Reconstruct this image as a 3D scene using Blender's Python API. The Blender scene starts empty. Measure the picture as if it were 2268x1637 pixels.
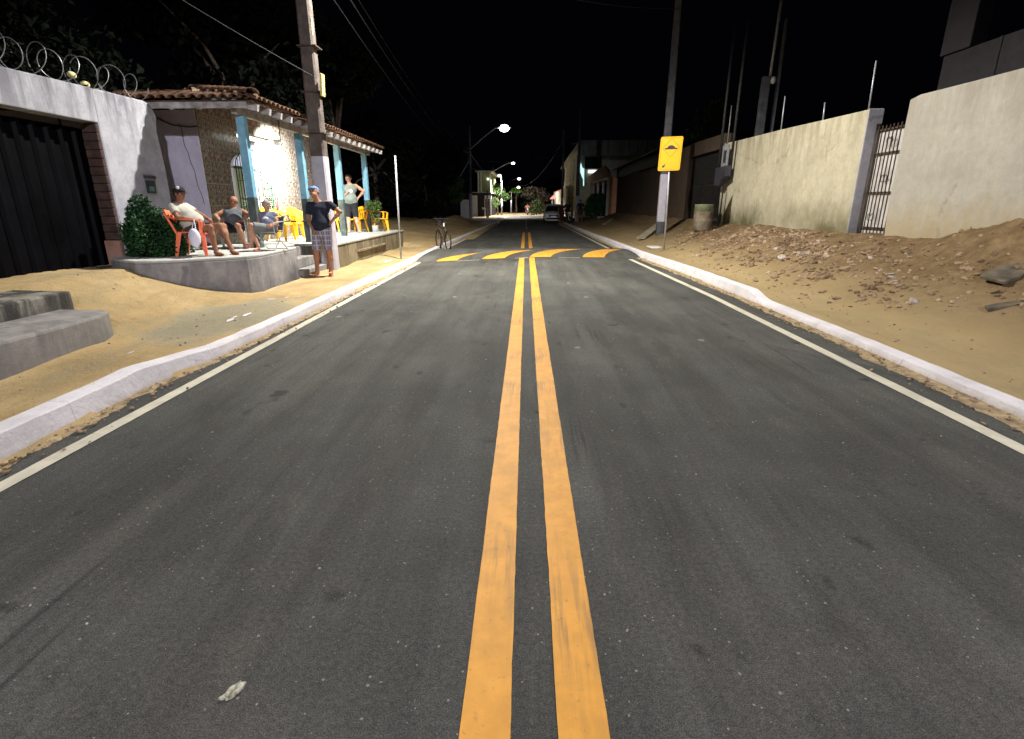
import bpy, math, random
import numpy as np
from mathutils import Vector, Matrix, Euler, noise

random.seed(7)
rnd = random.random
def U(a, b): return a + (b - a) * random.random()
R = math.radians
scene = bpy.context.scene
col = scene.collection

# ------------------------------------------------------------------ camera
CAM_H = 1.5
cam_data = bpy.data.cameras.new('camera')
cam_data.sensor_fit = 'HORIZONTAL'; cam_data.sensor_width = 36.0
cam_data.lens = 36.0 * 1167.0 / 2268.0
cam_data.clip_start = 0.05; cam_data.clip_end = 900.0
cam = bpy.data.objects.new('camera', cam_data); col.objects.link(cam)
cam.location = (0, 0, CAM_H)
PITCH = math.atan(365.5 / 1167.0); YAW = math.atan(31.0 / math.hypot(1167.0, 365.5))
cam.rotation_euler = (R(90) - PITCH, 0, YAW)
scene.camera = cam

# ------------------------------------------------------------------ sky and exposure (night)
world = bpy.data.worlds.new('World'); scene.world = world; world.use_nodes = True
bgn = world.node_tree.nodes['Background']
bgn.inputs['Color'].default_value = (0.30, 0.36, 0.62, 1)
bgn.inputs['Strength'].default_value = 0.0016
scene.view_settings.view_transform = 'Standard'; scene.view_settings.look = 'None'
scene.view_settings.exposure = 0.0; scene.view_settings.gamma = 1.0
scene.view_settings.use_curve_mapping = False
scene.cycles.sample_clamp_indirect = 4.0
scene.cycles.max_bounces = 5
scene.cycles.caustics_reflective = False; scene.cycles.caustics_refractive = False

LAMP_W = 9800.0        # street lamps
LAMP_COL = (1.0, 0.955, 0.86)
LAMP_BACK_COL = (0.92, 0.91, 1.0)

# ------------------------------------------------------------------ node helpers
class NT:
    def __init__(s, name):
        s.m = bpy.data.materials.new(name); s.m.use_nodes = True
        s.t = s.m.node_tree; s.b = s.t.nodes['Principled BSDF']; s.co = None
    def n(s, typ, **kw):
        nd = s.t.nodes.new(typ)
        for k, v in kw.items():
            if k in nd.inputs: nd.inputs[k].default_value = v
            else: setattr(nd, k, v)
        return nd
    def l(s, a, b): s.t.links.new(a, b)
    def coord(s, scale=(1, 1, 1), loc=(0, 0, 0)):
        if s.co is None: s.co = s.n('ShaderNodeTexCoord')
        mp = s.n('ShaderNodeMapping'); mp.inputs['Scale'].default_value = scale; mp.inputs['Location'].default_value = loc
        s.l(s.co.outputs['Object'], mp.inputs['Vector']); return mp.outputs['Vector']
    def noise(s, scale, detail=4, rough=.6, vec=None, dist=0):
        nd = s.n('ShaderNodeTexNoise'); nd.inputs['Scale'].default_value = scale
        nd.inputs['Detail'].default_value = detail; nd.inputs['Roughness'].default_value = rough
        nd.inputs['Distortion'].default_value = dist
        s.l(vec if vec is not None else s.coord(), nd.inputs['Vector']); return nd.outputs['Fac']
    def ramp(s, fac, stops):
        r = s.n('ShaderNodeValToRGB'); e = r.color_ramp.elements
        while len(e) < len(stops): e.new(.5)
        for i, (p, c) in enumerate(stops):
            e[i].position = p
            if not isinstance(c, (tuple, list)): c = (c, c, c)
            e[i].color = (c[0], c[1], c[2], 1)
        s.l(fac, r.inputs['Fac']); return r.outputs['Color']
    def mix(s, fac, a, b, mode='MIX'):
        m = s.n('ShaderNodeMix', data_type='RGBA', blend_type=mode)
        for sock, v in ((m.inputs[0], fac), (m.inputs[6], a), (m.inputs[7], b)):
            if hasattr(v, 'links'): s.l(v, sock)
            elif isinstance(v, (tuple, list)): sock.default_value = (v[0], v[1], v[2], 1)
            else: sock.default_value = v
        return m.outputs[2]
    def math(s, op, a, b=None, c=None):
        m = s.n('ShaderNodeMath', operation=op)
        for i, v in enumerate((a, b, c)):
            if v is None: continue
            if hasattr(v, 'links'): s.l(v, m.inputs[i])
            else: m.inputs[i].default_value = v
        return m.outputs[0]
    def bump(s, h, strength=.3, dist=.02):
        b = s.n('ShaderNodeBump'); b.inputs['Strength'].default_value = strength; b.inputs['Distance'].default_value = dist
        s.l(h, b.inputs['Height']); s.l(b.outputs['Normal'], s.b.inputs['Normal'])
    def out(s, color, rough=.8, metal=0, spec=.4):
        if hasattr(color, 'links'): s.l(color, s.b.inputs['Base Color'])
        else: s.b.inputs['Base Color'].default_value = (*color, 1)
        if hasattr(rough, 'links'): s.l(rough, s.b.inputs['Roughness'])
        else: s.b.inputs['Roughness'].default_value = rough
        s.b.inputs['Metallic'].default_value = metal
        s.b.inputs['Specular IOR Level'].default_value = spec
        return s.m

def mottled(name, c1, c2, scale=3, rough=.85, bump=.25, bscale=60, metal=0, lo=.35, hi=.65, spec=.3, bd=.01):
    t = NT(name)
    c = t.ramp(t.noise(scale, 6, .65), [(lo, c1), (hi, c2)])
    if bump: t.bump(t.noise(bscale, 3, .6), bump, bd)
    return t.out(c, rough, metal, spec)

def emit(name, c, st):
    t = NT(name); t.b.inputs['Emission Color'].default_value = (*c, 1); t.b.inputs['Emission Strength'].default_value = st
    return t.out((.8, .8, .8), .5)

def plaster(name, base, dark, top_z=3.4, bot_z=0.9, streak=.5, base_dirt=.5, dirt_col=(.10, .085, .04), bstr=.5):
    """old painted render: mottled paint, run-off streaks under the coping, soil splash along the foot"""
    t = NT(name)
    big = t.noise(1.1, 6, .65); fine = t.noise(4.5, 8, .78)
    c = t.ramp(big, [(.3, tuple(v * .82 for v in base)), (.62, base)])
    c = t.mix(t.ramp(fine, [(.38, .38), (.60, 0.0)]), c, dark)
    sx = t.n('ShaderNodeSeparateXYZ'); t.l(t.co.outputs['Object'], sx.inputs[0]); z = sx.outputs['Z']
    st = t.noise(3.2, 5, .7, t.coord((1, 1, .13)), .4)
    st = t.ramp(st, [(.44, 0.0), (.60, 1.0)])
    up = t.n('ShaderNodeMapRange'); up.inputs['From Min'].default_value = top_z - 1.1; up.inputs['From Max'].default_value = top_z
    t.l(z, up.inputs['Value'])
    f = t.math('MULTIPLY', t.math('MULTIPLY', st, up.outputs[0]), streak)
    c = t.mix(f, c, dark)
    dn = t.n('ShaderNodeMapRange'); dn.inputs['From Min'].default_value = bot_z + (.75 if top_z > 2 else .42); dn.inputs['From Max'].default_value = bot_z
    t.l(t.math('ADD', z, t.math('MULTIPLY', t.math('SUBTRACT', t.noise(1.7, 5, .75, t.coord((1, 1, .6))), .5), 1.3)), dn.inputs['Value'])
    fd = t.math('MULTIPLY', t.math('MULTIPLY', dn.outputs[0], base_dirt), t.ramp(t.noise(.55, 3, .6), [(.38, .25), (.58, 1.0)]))
    c = t.mix(fd, c, dirt_col)
    crk = t.n('ShaderNodeTexVoronoi', feature='DISTANCE_TO_EDGE'); crk.inputs['Scale'].default_value = .55
    t.l(t.coord((1, 1, .8)), crk.inputs['Vector'])
    wob = t.noise(6, 4, .6)
    cr = t.math('MULTIPLY', t.ramp(t.math('ADD', crk.outputs['Distance'], t.math('MULTIPLY', t.math('SUBTRACT', wob, .5), .16)), [(.004, .5), (.009, 0.0)]), t.ramp(t.noise(.8, 2, .5), [(.5, 0.0), (.6, 1.0)]))
    c = t.mix(cr, c, dark)
    t.bump(t.math('ADD', t.noise(5, 3, .5), t.math('MULTIPLY', t.noise(70, 3, .6), .5)), bstr, .02)
    return t.out(c, .9, 0, .2)

# ------------------------------------------------------------------ materials
MT = {}
def asphalt():
    t = NT('asphalt')
    big = t.noise(.55, 6, .62); trk = t.noise(1.3, 5, .6, t.coord((2.4, .22, 1)), .3)
    c = t.ramp(big, [(.3, (.049, .050, .046)), (.7, (.112, .111, .100))])
    c = t.mix(t.ramp(trk, [(.38, .55), (.6, 0.0)]), c, (.038, .036, .032))
    skid = t.noise(2.0, 3, .5, t.coord((9, .35, 1)), .2)
    gate = t.ramp(t.noise(.45, 2, .5), [(.5, 0.0), (.62, .6)])
    c = t.mix(t.ramp(t.noise(1.0, 6, .72, t.coord((1, .45, 1)), .6), [(.56, 0.0), (.66, .55)]), c, (.036, .036, .031))
    c = t.mix(t.ramp(t.noise(.8, 5, .7, t.coord((1.3, .5, 1), (7, 3, 0)), .4), [(.54, 0.0), (.72, .6)]), c, (.115, .108, .094))
    c = t.mix(t.math('MULTIPLY', t.ramp(skid, [(.55, 0.0), (.68, 1.0)]), gate), c, (.025, .024, .024))
    dust = t.noise(3.5, 7, .75)
    c = t.mix(t.ramp(dust, [(.56, 0.0), (.75, .35)]), c, (.13, .11, .09))
    oil = t.noise(2.1, 3, .5)
    c = t.mix(t.ramp(oil, [(.67, 0.0), (.71, .7)]), c, (.020, .019, .018))
    g = t.noise(230, 2, .6)
    c = t.mix(.8, c, t.ramp(g, [(.40, (.24, .24, .24)), (.60, (.78, .78, .78))]), 'OVERLAY')
    c = t.mix(.75, c, t.ramp(t.noise(48, 5, .85), [(.38, (.30, .30, .30)), (.62, (.72, .72, .72))]), 'OVERLAY')
    v = t.n('ShaderNodeTexVoronoi'); v.inputs['Scale'].default_value = 30; t.l(t.coord(), v.inputs['Vector'])
    sz = t.ramp(t.noise(13, 3, .6), [(.44, .02), (.66, .17)])
    sp = t.math('LESS_THAN', v.outputs['Distance'], sz)
    c = t.mix(t.math('MULTIPLY', sp, .65), c, (.34, .33, .31))
    v3 = t.n('ShaderNodeTexVoronoi'); v3.inputs['Scale'].default_value = 75; t.l(t.coord(), v3.inputs['Vector'])
    c = t.mix(t.math('MULTIPLY', t.math('LESS_THAN', v3.outputs['Distance'], t.ramp(t.noise(21, 2, .5), [(.42, .03), (.7, .2)])), .6), c, (.22, .215, .20))
    dk = t.n('ShaderNodeTexVoronoi'); dk.inputs['Scale'].default_value = 2.3; t.l(t.coord((1.5, .7, 1)), dk.inputs['Vector'])
    dsm = t.math('ADD', dk.outputs['Distance'], t.math('MULTIPLY', t.math('SUBTRACT', t.noise(14, 4, .7), .5), .22))
    c = t.mix(t.ramp(dsm, [(.06, .6), (.12, 0.0)]), c, (.024, .024, .021))
    v2 = t.n('ShaderNodeTexVoronoi'); v2.inputs['Scale'].default_value = 1.3; t.l(t.coord((1, .8, 1)), v2.inputs['Vector'])
    sm = t.math('LESS_THAN', t.math('ADD', v2.outputs['Distance'], t.math('MULTIPLY', t.noise(30, 4, .8), .13)), .115)
    c = t.mix(t.math('MULTIPLY', sm, .45), c, (.36, .35, .32))
    t.bump(t.math('ADD', g, t.math('MULTIPLY', t.noise(90, 3, .6), .8)), .9, .008)
    return t.out(c, .82, 0, .25)
MT['asphalt'] = asphalt()

def paint(name, c0, wear=.5, under=(.06, .058, .055)):
    t = NT(name)
    c = t.ramp(t.noise(7, 5, .6), [(.3, tuple(v * .8 for v in c0)), (.65, c0)])
    c = t.mix(t.ramp(t.noise(2.3, 6, .75), [(.52, 0.0), (.70, .5)]), c, tuple(v * .62 for v in c0))
    tyre = t.noise(1.6, 4, .65, t.coord((14, .9, 1)))
    gate = t.ramp(t.noise(.9, 3, .5), [(.48, 0.0), (.62, 1.0)])
    c = t.mix(t.math('MULTIPLY', t.ramp(tyre, [(.46, 0.0), (.60, wear)]), gate), c, (.30, .16, .05) if c0[2] < .3 else (.2, .18, .15))
    chip = t.noise(38, 4, .7)
    c = t.mix(t.ramp(chip, [(.60, 0.0), (.72, wear * .45)]), c, under)
    t.bump(t.noise(160, 3, .6), .4, .004)
    return t.out(c, .6, 0, .35)
MT['yellow_paint'] = paint('yellow_road_paint', (.70, .325, .042), .85)
MT['white_paint'] = paint('white_road_paint', (.62, .58, .46), .45)
MT['kerb_white'] = None

def sand():
    t = NT('orange_sand')
    c = t.ramp(t.noise(.9, 6, .65), [(.28, (.27, .185, .09)), (.5, (.41, .295, .145)), (.72, (.48, .37, .205))])
    st = t.noise(2.2, 5, .65, t.coord((1.2, .35, 1)), .5)
    c = t.mix(t.ramp(st, [(.46, 0.0), (.64, .6)]), c, (.27, .22, .13))
    # damp cement-stained patch beside the left kerb
    sx = t.n('ShaderNodeSeparateXYZ'); t.l(t.co.outputs['Object'], sx.inputs[0])
    w = t.math('MULTIPLY', t.math('SUBTRACT', t.noise(1.6, 5, .6), .5), 1.1)
    dx = t.math('DIVIDE', t.math('ADD', sx.outputs['X'], 3.95), .75); dy = t.math('DIVIDE', t.math('SUBTRACT', sx.outputs['Y'], 6.9), 1.75)
    d = t.math('ADD', t.math('SQRT', t.math('ADD', t.math('MULTIPLY', dx, dx), t.math('MULTIPLY', dy, dy))), w)
    c = t.mix(t.ramp(d, [(.7, .75), (1.0, 0.0)]), c, (.25, .24, .18))
    # the right bank is redder soil, strewn with clods
    c = t.mix(t.math('MULTIPLY', t.math('GREATER_THAN', sx.outputs['X'], 3.2), .55), c, (.32, .245, .13))
    rx = t.n('ShaderNodeMapRange'); rx.inputs['From Min'].default_value = 4.5; rx.inputs['From Max'].default_value = 5.9
    t.l(t.math('ADD', sx.outputs['X'], w), rx.inputs['Value'])
    soil = t.ramp(t.noise(3.2, 8, .75), [(.3, (.085, .052, .026)), (.5, (.165, .108, .056)), (.7, (.27, .19, .10))])
    c = t.mix(t.math('MULTIPLY', rx.outputs[0], .95), c, soil)
    speck = t.noise(30, 5, .8)
    c = t.mix(t.ramp(speck, [(.62, 0.0), (.7, .5)]), c, (.12, .085, .04))
    c = t.mix(t.ramp(speck, [(.27, .4), (.33, 0.0)]), c, (.62, .56, .46))
    t.bump(t.math('ADD', t.noise(7, 6, .7), t.math('MULTIPLY', t.noise(70, 4, .7), .25)), .8, .05)
    return t.out(c, .95, 0, .15)
MT['sand'] = sand()
MT['gutter'] = mottled('gutter_grit', (.16, .115, .065), (.50, .38, .22), 9, .95, .9, 45, lo=.3, hi=.7, bd=.02)

def kerbmat():
    t = NT('whitewashed_kerb')
    c = t.ramp(t.noise(2.0, 6, .65), [(.3, (.52, .49, .51)), (.6, (.68, .65, .68))])
    ch = t.noise(16, 6, .8, t.coord((1, .5, 1)))
    c = t.mix(t.ramp(ch, [(.585, 0.0), (.66, .7)]), c, (.40, .36, .30))
    sx = t.n('ShaderNodeSeparateXYZ'); t.l(t.co.outputs['Object'], sx.inputs[0])
    mr = t.n('ShaderNodeMapRange'); mr.inputs['From Min'].default_value = .05; mr.inputs['From Max'].default_value = .0
    t.l(t.math('ADD', sx.outputs['Z'], t.math('MULTIPLY', t.math('SUBTRACT', t.noise(14, 4, .7), .5), .09)), mr.inputs['Value'])
    c = t.mix(t.math('MULTIPLY', mr.outputs[0], .55), c, (.36, .28, .18))
    t.bump(t.math('ADD', t.noise(9, 5, .7), t.math('MULTIPLY', t.noise(40, 3, .7), .2)), .6, .02)
    return t.out(c, .85, 0, .2)
MT['kerb_white'] = kerbmat()
MT['wall_left'] = plaster('mildewed_white_render', (.42, .42, .47), (.12, .12, .145), 3.25, .5, 1.0, .45, (.20, .17, .13), .5)
MT['stucco'] = plaster('lavender_rough_stucco', (.62, .57, .70), (.42, .38, .48), 3.3, .5, .3, .25, (.3, .27, .28), 1.0)
MT['wall_right'] = plaster('cream_old_render', (.53, .49, .365), (.24, .21, .14), 3.45, .95, .75, 1.0, (.13, .115, .06), .5)
MT['pillar_right'] = plaster('lamp_tinted_render', (.50, .49, .51), (.2, .2, .22), 3.4, .9, .4, .7, (.12, .12, .11), .5)  # cool lamp tint put into the colour; the wall itself is cream
MT['concrete'] = plaster('stained_concrete', (.33, .31, .29), (.10, .10, .11), .75, -.05, .8, .6, (.10, .10, .10), .5)
MT['block'] = plaster('stained_block_render', (.34, .33, .34), (.09, .095, .11), .68, .0, .5, 1.0, (.05, .055, .075), .5)
MT['porch_side'] = plaster('mossy_concrete_side', (.33, .28, .19), (.11, .085, .05), .62, .0, 1.0, .55, (.12, .10, .05), .8)
MT['floor'] = mottled('cement_floor', (.34, .35, .33), (.48, .49, .46), 2.2, .8, .3, 50)
MT['dark_step'] = plaster('mouldy_step', (.30, .28, .24), (.05, .048, .045), .62, .1, 1.4, .9, (.045, .042, .038), .9)
MT['brick_dark'] = mottled('dark_brick_reveal', (.035, .02, .016), (.085, .052, .042), 6, .95, .8, 30)
MT['brown_wall'] = plaster('dark_brown_render', (.085, .062, .045), (.035, .026, .02), 3.6, .8, .5, .5, (.2, .13, .07), .7)
MT['gate_black'] = mottled('black_corrugated_metal', (.0010, .0010, .0015), (.003, .003, .0045), 2, .5, .1, 30, spec=.05)
MT['black'] = mottled('black_painted_iron', (.008, .008, .008), (.03, .028, .026), 8, .6, .2, 60)
MT['rust'] = mottled('rusty_brown_iron', (.035, .024, .018), (.10, .07, .05), 12, .8, .4, 60)
MT['panel_white'] = mottled('scuffed_white_sheet', (.36, .34, .33), (.56, .54, .52), 4, .75, .2, 30)
MT['blue_paint'] = mottled('sky_blue_paint', (.13, .30, .42), (.22, .44, .56), 5, .6, .2, 30)
MT['post_dark'] = mottled('dark_green_post_base', (.035, .05, .05), (.08, .11, .10), 6, .6, .2, 30)
MT['beam'] = mottled('weathered_white_timber', (.20, .18, .17), (.45, .44, .44), 5, .85, .4, 30)
MT['clay'] = mottled('clay_roof_tile', (.035, .018, .011), (.15, .078, .045), 2.5, .95, .6, 30, lo=.3, hi=.7)
MT['roof_under'] = mottled('dark_roof_boarding', (.05, .03, .02), (.12, .07, .045), 3, .95, .4, 30)
MT['grout'] = mottled('pale_grout', (.50, .47, .42), (.62, .60, .56), 4, .9, .2, 60)
MT['white'] = mottled('white_enamel', (.66, .66, .66), (.78, .78, .78), 3, .5, .1, 30)
MT['galv'] = mottled('galvanised_steel', (.34, .35, .37), (.5, .52, .55), 6, .45, .1, 60, .5)
MT['alu'] = mottled('aluminium_tube', (.5, .5, .5), (.66, .66, .66), 6, .35, .1, 60, .6)
MT['chair_yellow'] = mottled('yellow_plastic', (.78, .38, .010), (.86, .46, .015), 2, .4, .05, 60, spec=.5)
MT['chair_orange'] = mottled('coral_red_plastic', (.85, .16, .07), (.9, .20, .09), 2, .45, .05, 60, spec=.5)
MT['leaf'] = mottled('hedge_leaf', (.008, .035, .010), (.025, .085, .024), 3, .6, 0, spec=.3)
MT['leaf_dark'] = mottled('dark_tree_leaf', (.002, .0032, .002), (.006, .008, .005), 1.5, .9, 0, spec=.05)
MT['leaf_mid'] = mottled('street_tree_leaf', (.03, .07, .015), (.08, .13, .03), 1.5, .6, 0)
MT['leaf_lime'] = mottled('lime_palm_leaf', (.10, .30, .02), (.2, .45, .04), 2, .6, 0)
MT['leaf_dry'] = mottled('brownish_tree_leaf', (.014, .011, .006), (.03, .025, .013), 1.5, .7, 0)
MT['bark'] = mottled('bark', (.05, .038, .028), (.13, .10, .08), 8, .95, .8, 30)
MT['pole_conc'] = mottled('weathered_pole_concrete', (.065, .052, .046), (.13, .108, .098), 4, .95, .7, 25, bd=.02)
MT['pole_paint'] = mottled('lavender_whitewash', (.36, .345, .40), (.47, .45, .52), 4, .85, .3, 25)
MT['yellow_box'] = mottled('yellow_tin_tag', (.55, .46, .15), (.7, .62, .25), 9, .7, .2, 30)
MT['stone'] = mottled('rubble_stone', (.14, .085, .045), (.40, .29, .19), 2.0, .95, .8, 20, lo=.38, hi=.62)
MT['stone_pale'] = mottled('pale_plaster_chunk', (.28, .22, .16), (.52, .47, .42), 6, .95, .6, 20)
MT['barrel'] = mottled('concrete_drum', (.10, .075, .05), (.24, .20, .14), 4, .9, .6, 20)
MT['drum_moss'] = mottled('moss_on_drum', (.14, .17, .09), (.24, .25, .16), 6, .95, .6, 20)
MT['grey_box'] = mottled('grey_meter_box', (.16, .16, .17), (.30, .30, .31), 8, .6, .1, 20)
MT['dark_box'] = mottled('dark_breaker_box', (.02, .02, .03), (.05, .045, .06), 8, .5, .1, 20)
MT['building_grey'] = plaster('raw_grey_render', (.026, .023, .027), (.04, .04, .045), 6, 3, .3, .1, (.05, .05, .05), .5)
MT['slab'] = plaster('grey_concrete_slab', (.50, .52, .50), (.10, .10, .10), 6.5, 4, .6, .1, (.1, .1, .1), .4)
MT['cream_house'] = mottled('cream_house_paint', (.52, .48, .38), (.66, .61, .50), 1.5, .85, .2, 10)
MT['salmon'] = mottled('salmon_house_paint', (.52, .24, .14), (.62, .33, .21), 1.5, .85, .2, 10)
MT['green_house'] = mottled('green_house_paint', (.16, .22, .09), (.28, .33, .17), 1.5, .85, .2, 10)
MT['pink'] = mottled('pink_roof', (.55, .22, .2), (.6, .3, .25), 1.5, .8, .1, 10)
MT['metal_roof'] = mottled('grey_sheet_roof', (.12, .12, .12), (.25, .25, .25), 2, .6, .1, 10)
MT['glass'] = NT('dark_glass').out((.012, .014, .016), .12, 0, .6)
MT['car_white'] = mottled('silver_white_car_paint', (.78, .79, .76), (.82, .83, .80), .5, .3, 0, spec=.6)
MT['tyre'] = mottled('tyre_rubber', (.012, .012, .012), (.025, .025, .025), 6, .9, .3, 40)
MT['plate'] = NT('plate_white').out((.9, .9, .92), .3, 0, .6)
MT['plate_blue'] = NT('plate_blue').out((.03, .10, .6), .4)
MT['lens'] = NT('headlight_lens').out((.75, .8, .85), .1, 0, 1)
MT['sign_yellow'] = NT('sign_sheeting_yellow').out((1.0, .50, .010), .45, 0, .5)
MT['sign_black'] = NT('sign_black_print').out((.045, .045, .06), .5)
MT['sign_line'] = NT('sign_border_print').out((.20, .09, .02), .5)
MT['razor'] = mottled('dull_razor_wire', (.18, .18, .19), (.4, .4, .42), 20, .5, 0, metal=.5)
MT['cable'] = NT('black_cable').out((.018, .018, .020), .7)
MT['skin'] = [mottled('skin_a', (.20, .088, .048), (.26, .12, .07), 5, .6, .1, 60), mottled('skin_b', (.27, .125, .075), (.34, .17, .105), 5, .6, .1, 60),
              mottled('skin_c', (.36, .19, .13), (.44, .25, .17), 5, .6, .1, 60)]
MT['hair'] = mottled('dark_hair', (.01, .008, .007), (.03, .024, .02), 30, .8, .4, 90)
MT['hair_grey'] = mottled('grey_hair', (.16, .14, .13), (.30, .27, .25), 30, .8, .4, 90)
def cloth(name, c, v=.2, sc=5): return mottled(name, tuple(x * (1 - v) for x in c), c, sc, .9, .35, 14, bd=.02)
MT['tee_white'] = cloth('off_white_cotton', (.50, .48, .42), .3)
MT['shorts_olive'] = cloth('dark_brown_shorts', (.07, .04, .03))
MT['navy'] = cloth('navy_cotton', (.013, .017, .034), .3)
MT['black_cloth'] = cloth('black_cloth', (.012, .012, .014), .3)
MT['tank_grey'] = cloth('grey_green_tank', (.16, .19, .17), .25)
MT['tank_blue'] = cloth('blue_grey_top', (.20, .23, .33), .25)
MT['shorts_grey'] = cloth('grey_shorts', (.19, .21, .22), .3)
MT['tank_dark'] = cloth('slate_tank_top', (.10, .11, .12), .3)
MT['maroon'] = cloth('dark_maroon_dress', (.06, .015, .02), .3)
MT['cap_blue'] = cloth('blue_cap', (.13, .22, .42), .2)
MT['cap_black'] = cloth('black_cap', (.012, .012, .016), .2)
MT['print_white'] = NT('white_print').out((.7, .7, .72), .8)
MT['sandal'] = NT('sandal_rubber').out((.35, .12, .09), .7)
MT['sandal_white'] = NT('white_sandal').out((.7, .7, .7), .7)
MT['plastic_bag'] = mottled('white_plastic_bag', (.62, .62, .74), (.74, .74, .85), 6, .4, .5, 20, bd=.02)
def plaid():
    t = NT('plaid_cotton')
    def band(axis, n, w):
        sx = t.n('ShaderNodeSeparateXYZ'); t.l(t.coord(), sx.inputs[0])
        return t.math('LESS_THAN', t.math('FRACT', t.math('MULTIPLY', sx.outputs[axis], n)), w)
    a = band('X', 30, .45); b = band('Z', 30, .45); a2 = band('X', 10, .12); b2 = band('Z', 10, .12)
    c = t.mix(t.math('MULTIPLY', t.math('ADD', a, b), .5), (.30, .29, .40), (.035, .035, .07))
    c = t.mix(t.math('MAXIMUM', a2, b2), c, (.42, .40, .46))
    return t.out(c, .9)
MT['plaid'] = plaid()
def printed_tile():
    t = NT('floral_printed_tile')
    sx = t.n('ShaderNodeSeparateXYZ'); t.l(t.coord(), sx.inputs[0])
    def cell(a, n, off=0.): return t.math('SUBTRACT', t.math('FRACT', t.math('ADD', t.math('MULTIPLY', a, n), off)), .5)
    y = cell(sx.outputs['Y'], 7.2); z = cell(sx.outputs['Z'], 7.2)
    d = t.math('SQRT', t.math('ADD', t.math('MULTIPLY', y, y), t.math('MULTIPLY', z, z)))
    nz = t.noise(34, 3, .6)
    dn = t.math('ADD', d, t.math('MULTIPLY', t.math('SUBTRACT', nz, .5), .45))
    vein = t.noise(26, 4, .7, t.coord((1, 1, .55)), .8)
    c = t.ramp(vein, [(.46, (.040, .028, .020)), (.60, (.27, .245, .21))])
    c = t.mix(t.math('MULTIPLY', t.math('LESS_THAN', dn, .13), .8), c, (.36, .13, .07))
    z2 = cell(sx.outputs['Z'], 7.2, .5)
    d2 = t.math('SQRT', t.math('ADD', t.math('MULTIPLY', y, y), t.math('MULTIPLY', z2, z2)))
    c = t.mix(t.math('LESS_THAN', t.math('ADD', d2, t.math('MULTIPLY', t.math('SUBTRACT', vein, .5), .7)), .16), c, (.13, .09, .025))
    return t.out(c, .35, 0, .4)
MT['tile_print'] = printed_tile()
MT['shutter_green'] = mottled('pale_green_shutter', (.28, .36, .22), (.42, .50, .34), 4, .6, .1, 20)
MT['green_dark'] = mottled('dark_green_frame', (.02, .07, .03), (.04, .12, .05), 4, .6, .1, 20)
MT['curtain'] = emit('lit_curtain', (.55, .63, 1.0), .42)
MT['lamp_glow'] = emit('lamp_diffuser', (1, .97, .92), 60)
MT['lamp_far'] = emit('far_lamp_diffuser', (1, .93, .86), 8)
MT['tube_glow'] = emit('fluorescent_tube', (.9, 1, .95), 2.6)
MT['green_glow'] = emit('lime_lamp', (.5, 1, .05), 2.5)
MT['led_teal'] = emit('teal_led', (.5, .95, .9), 1.3)
MT['win_glow'] = emit('lit_window', (.85, .95, 1), 1.6)

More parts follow.
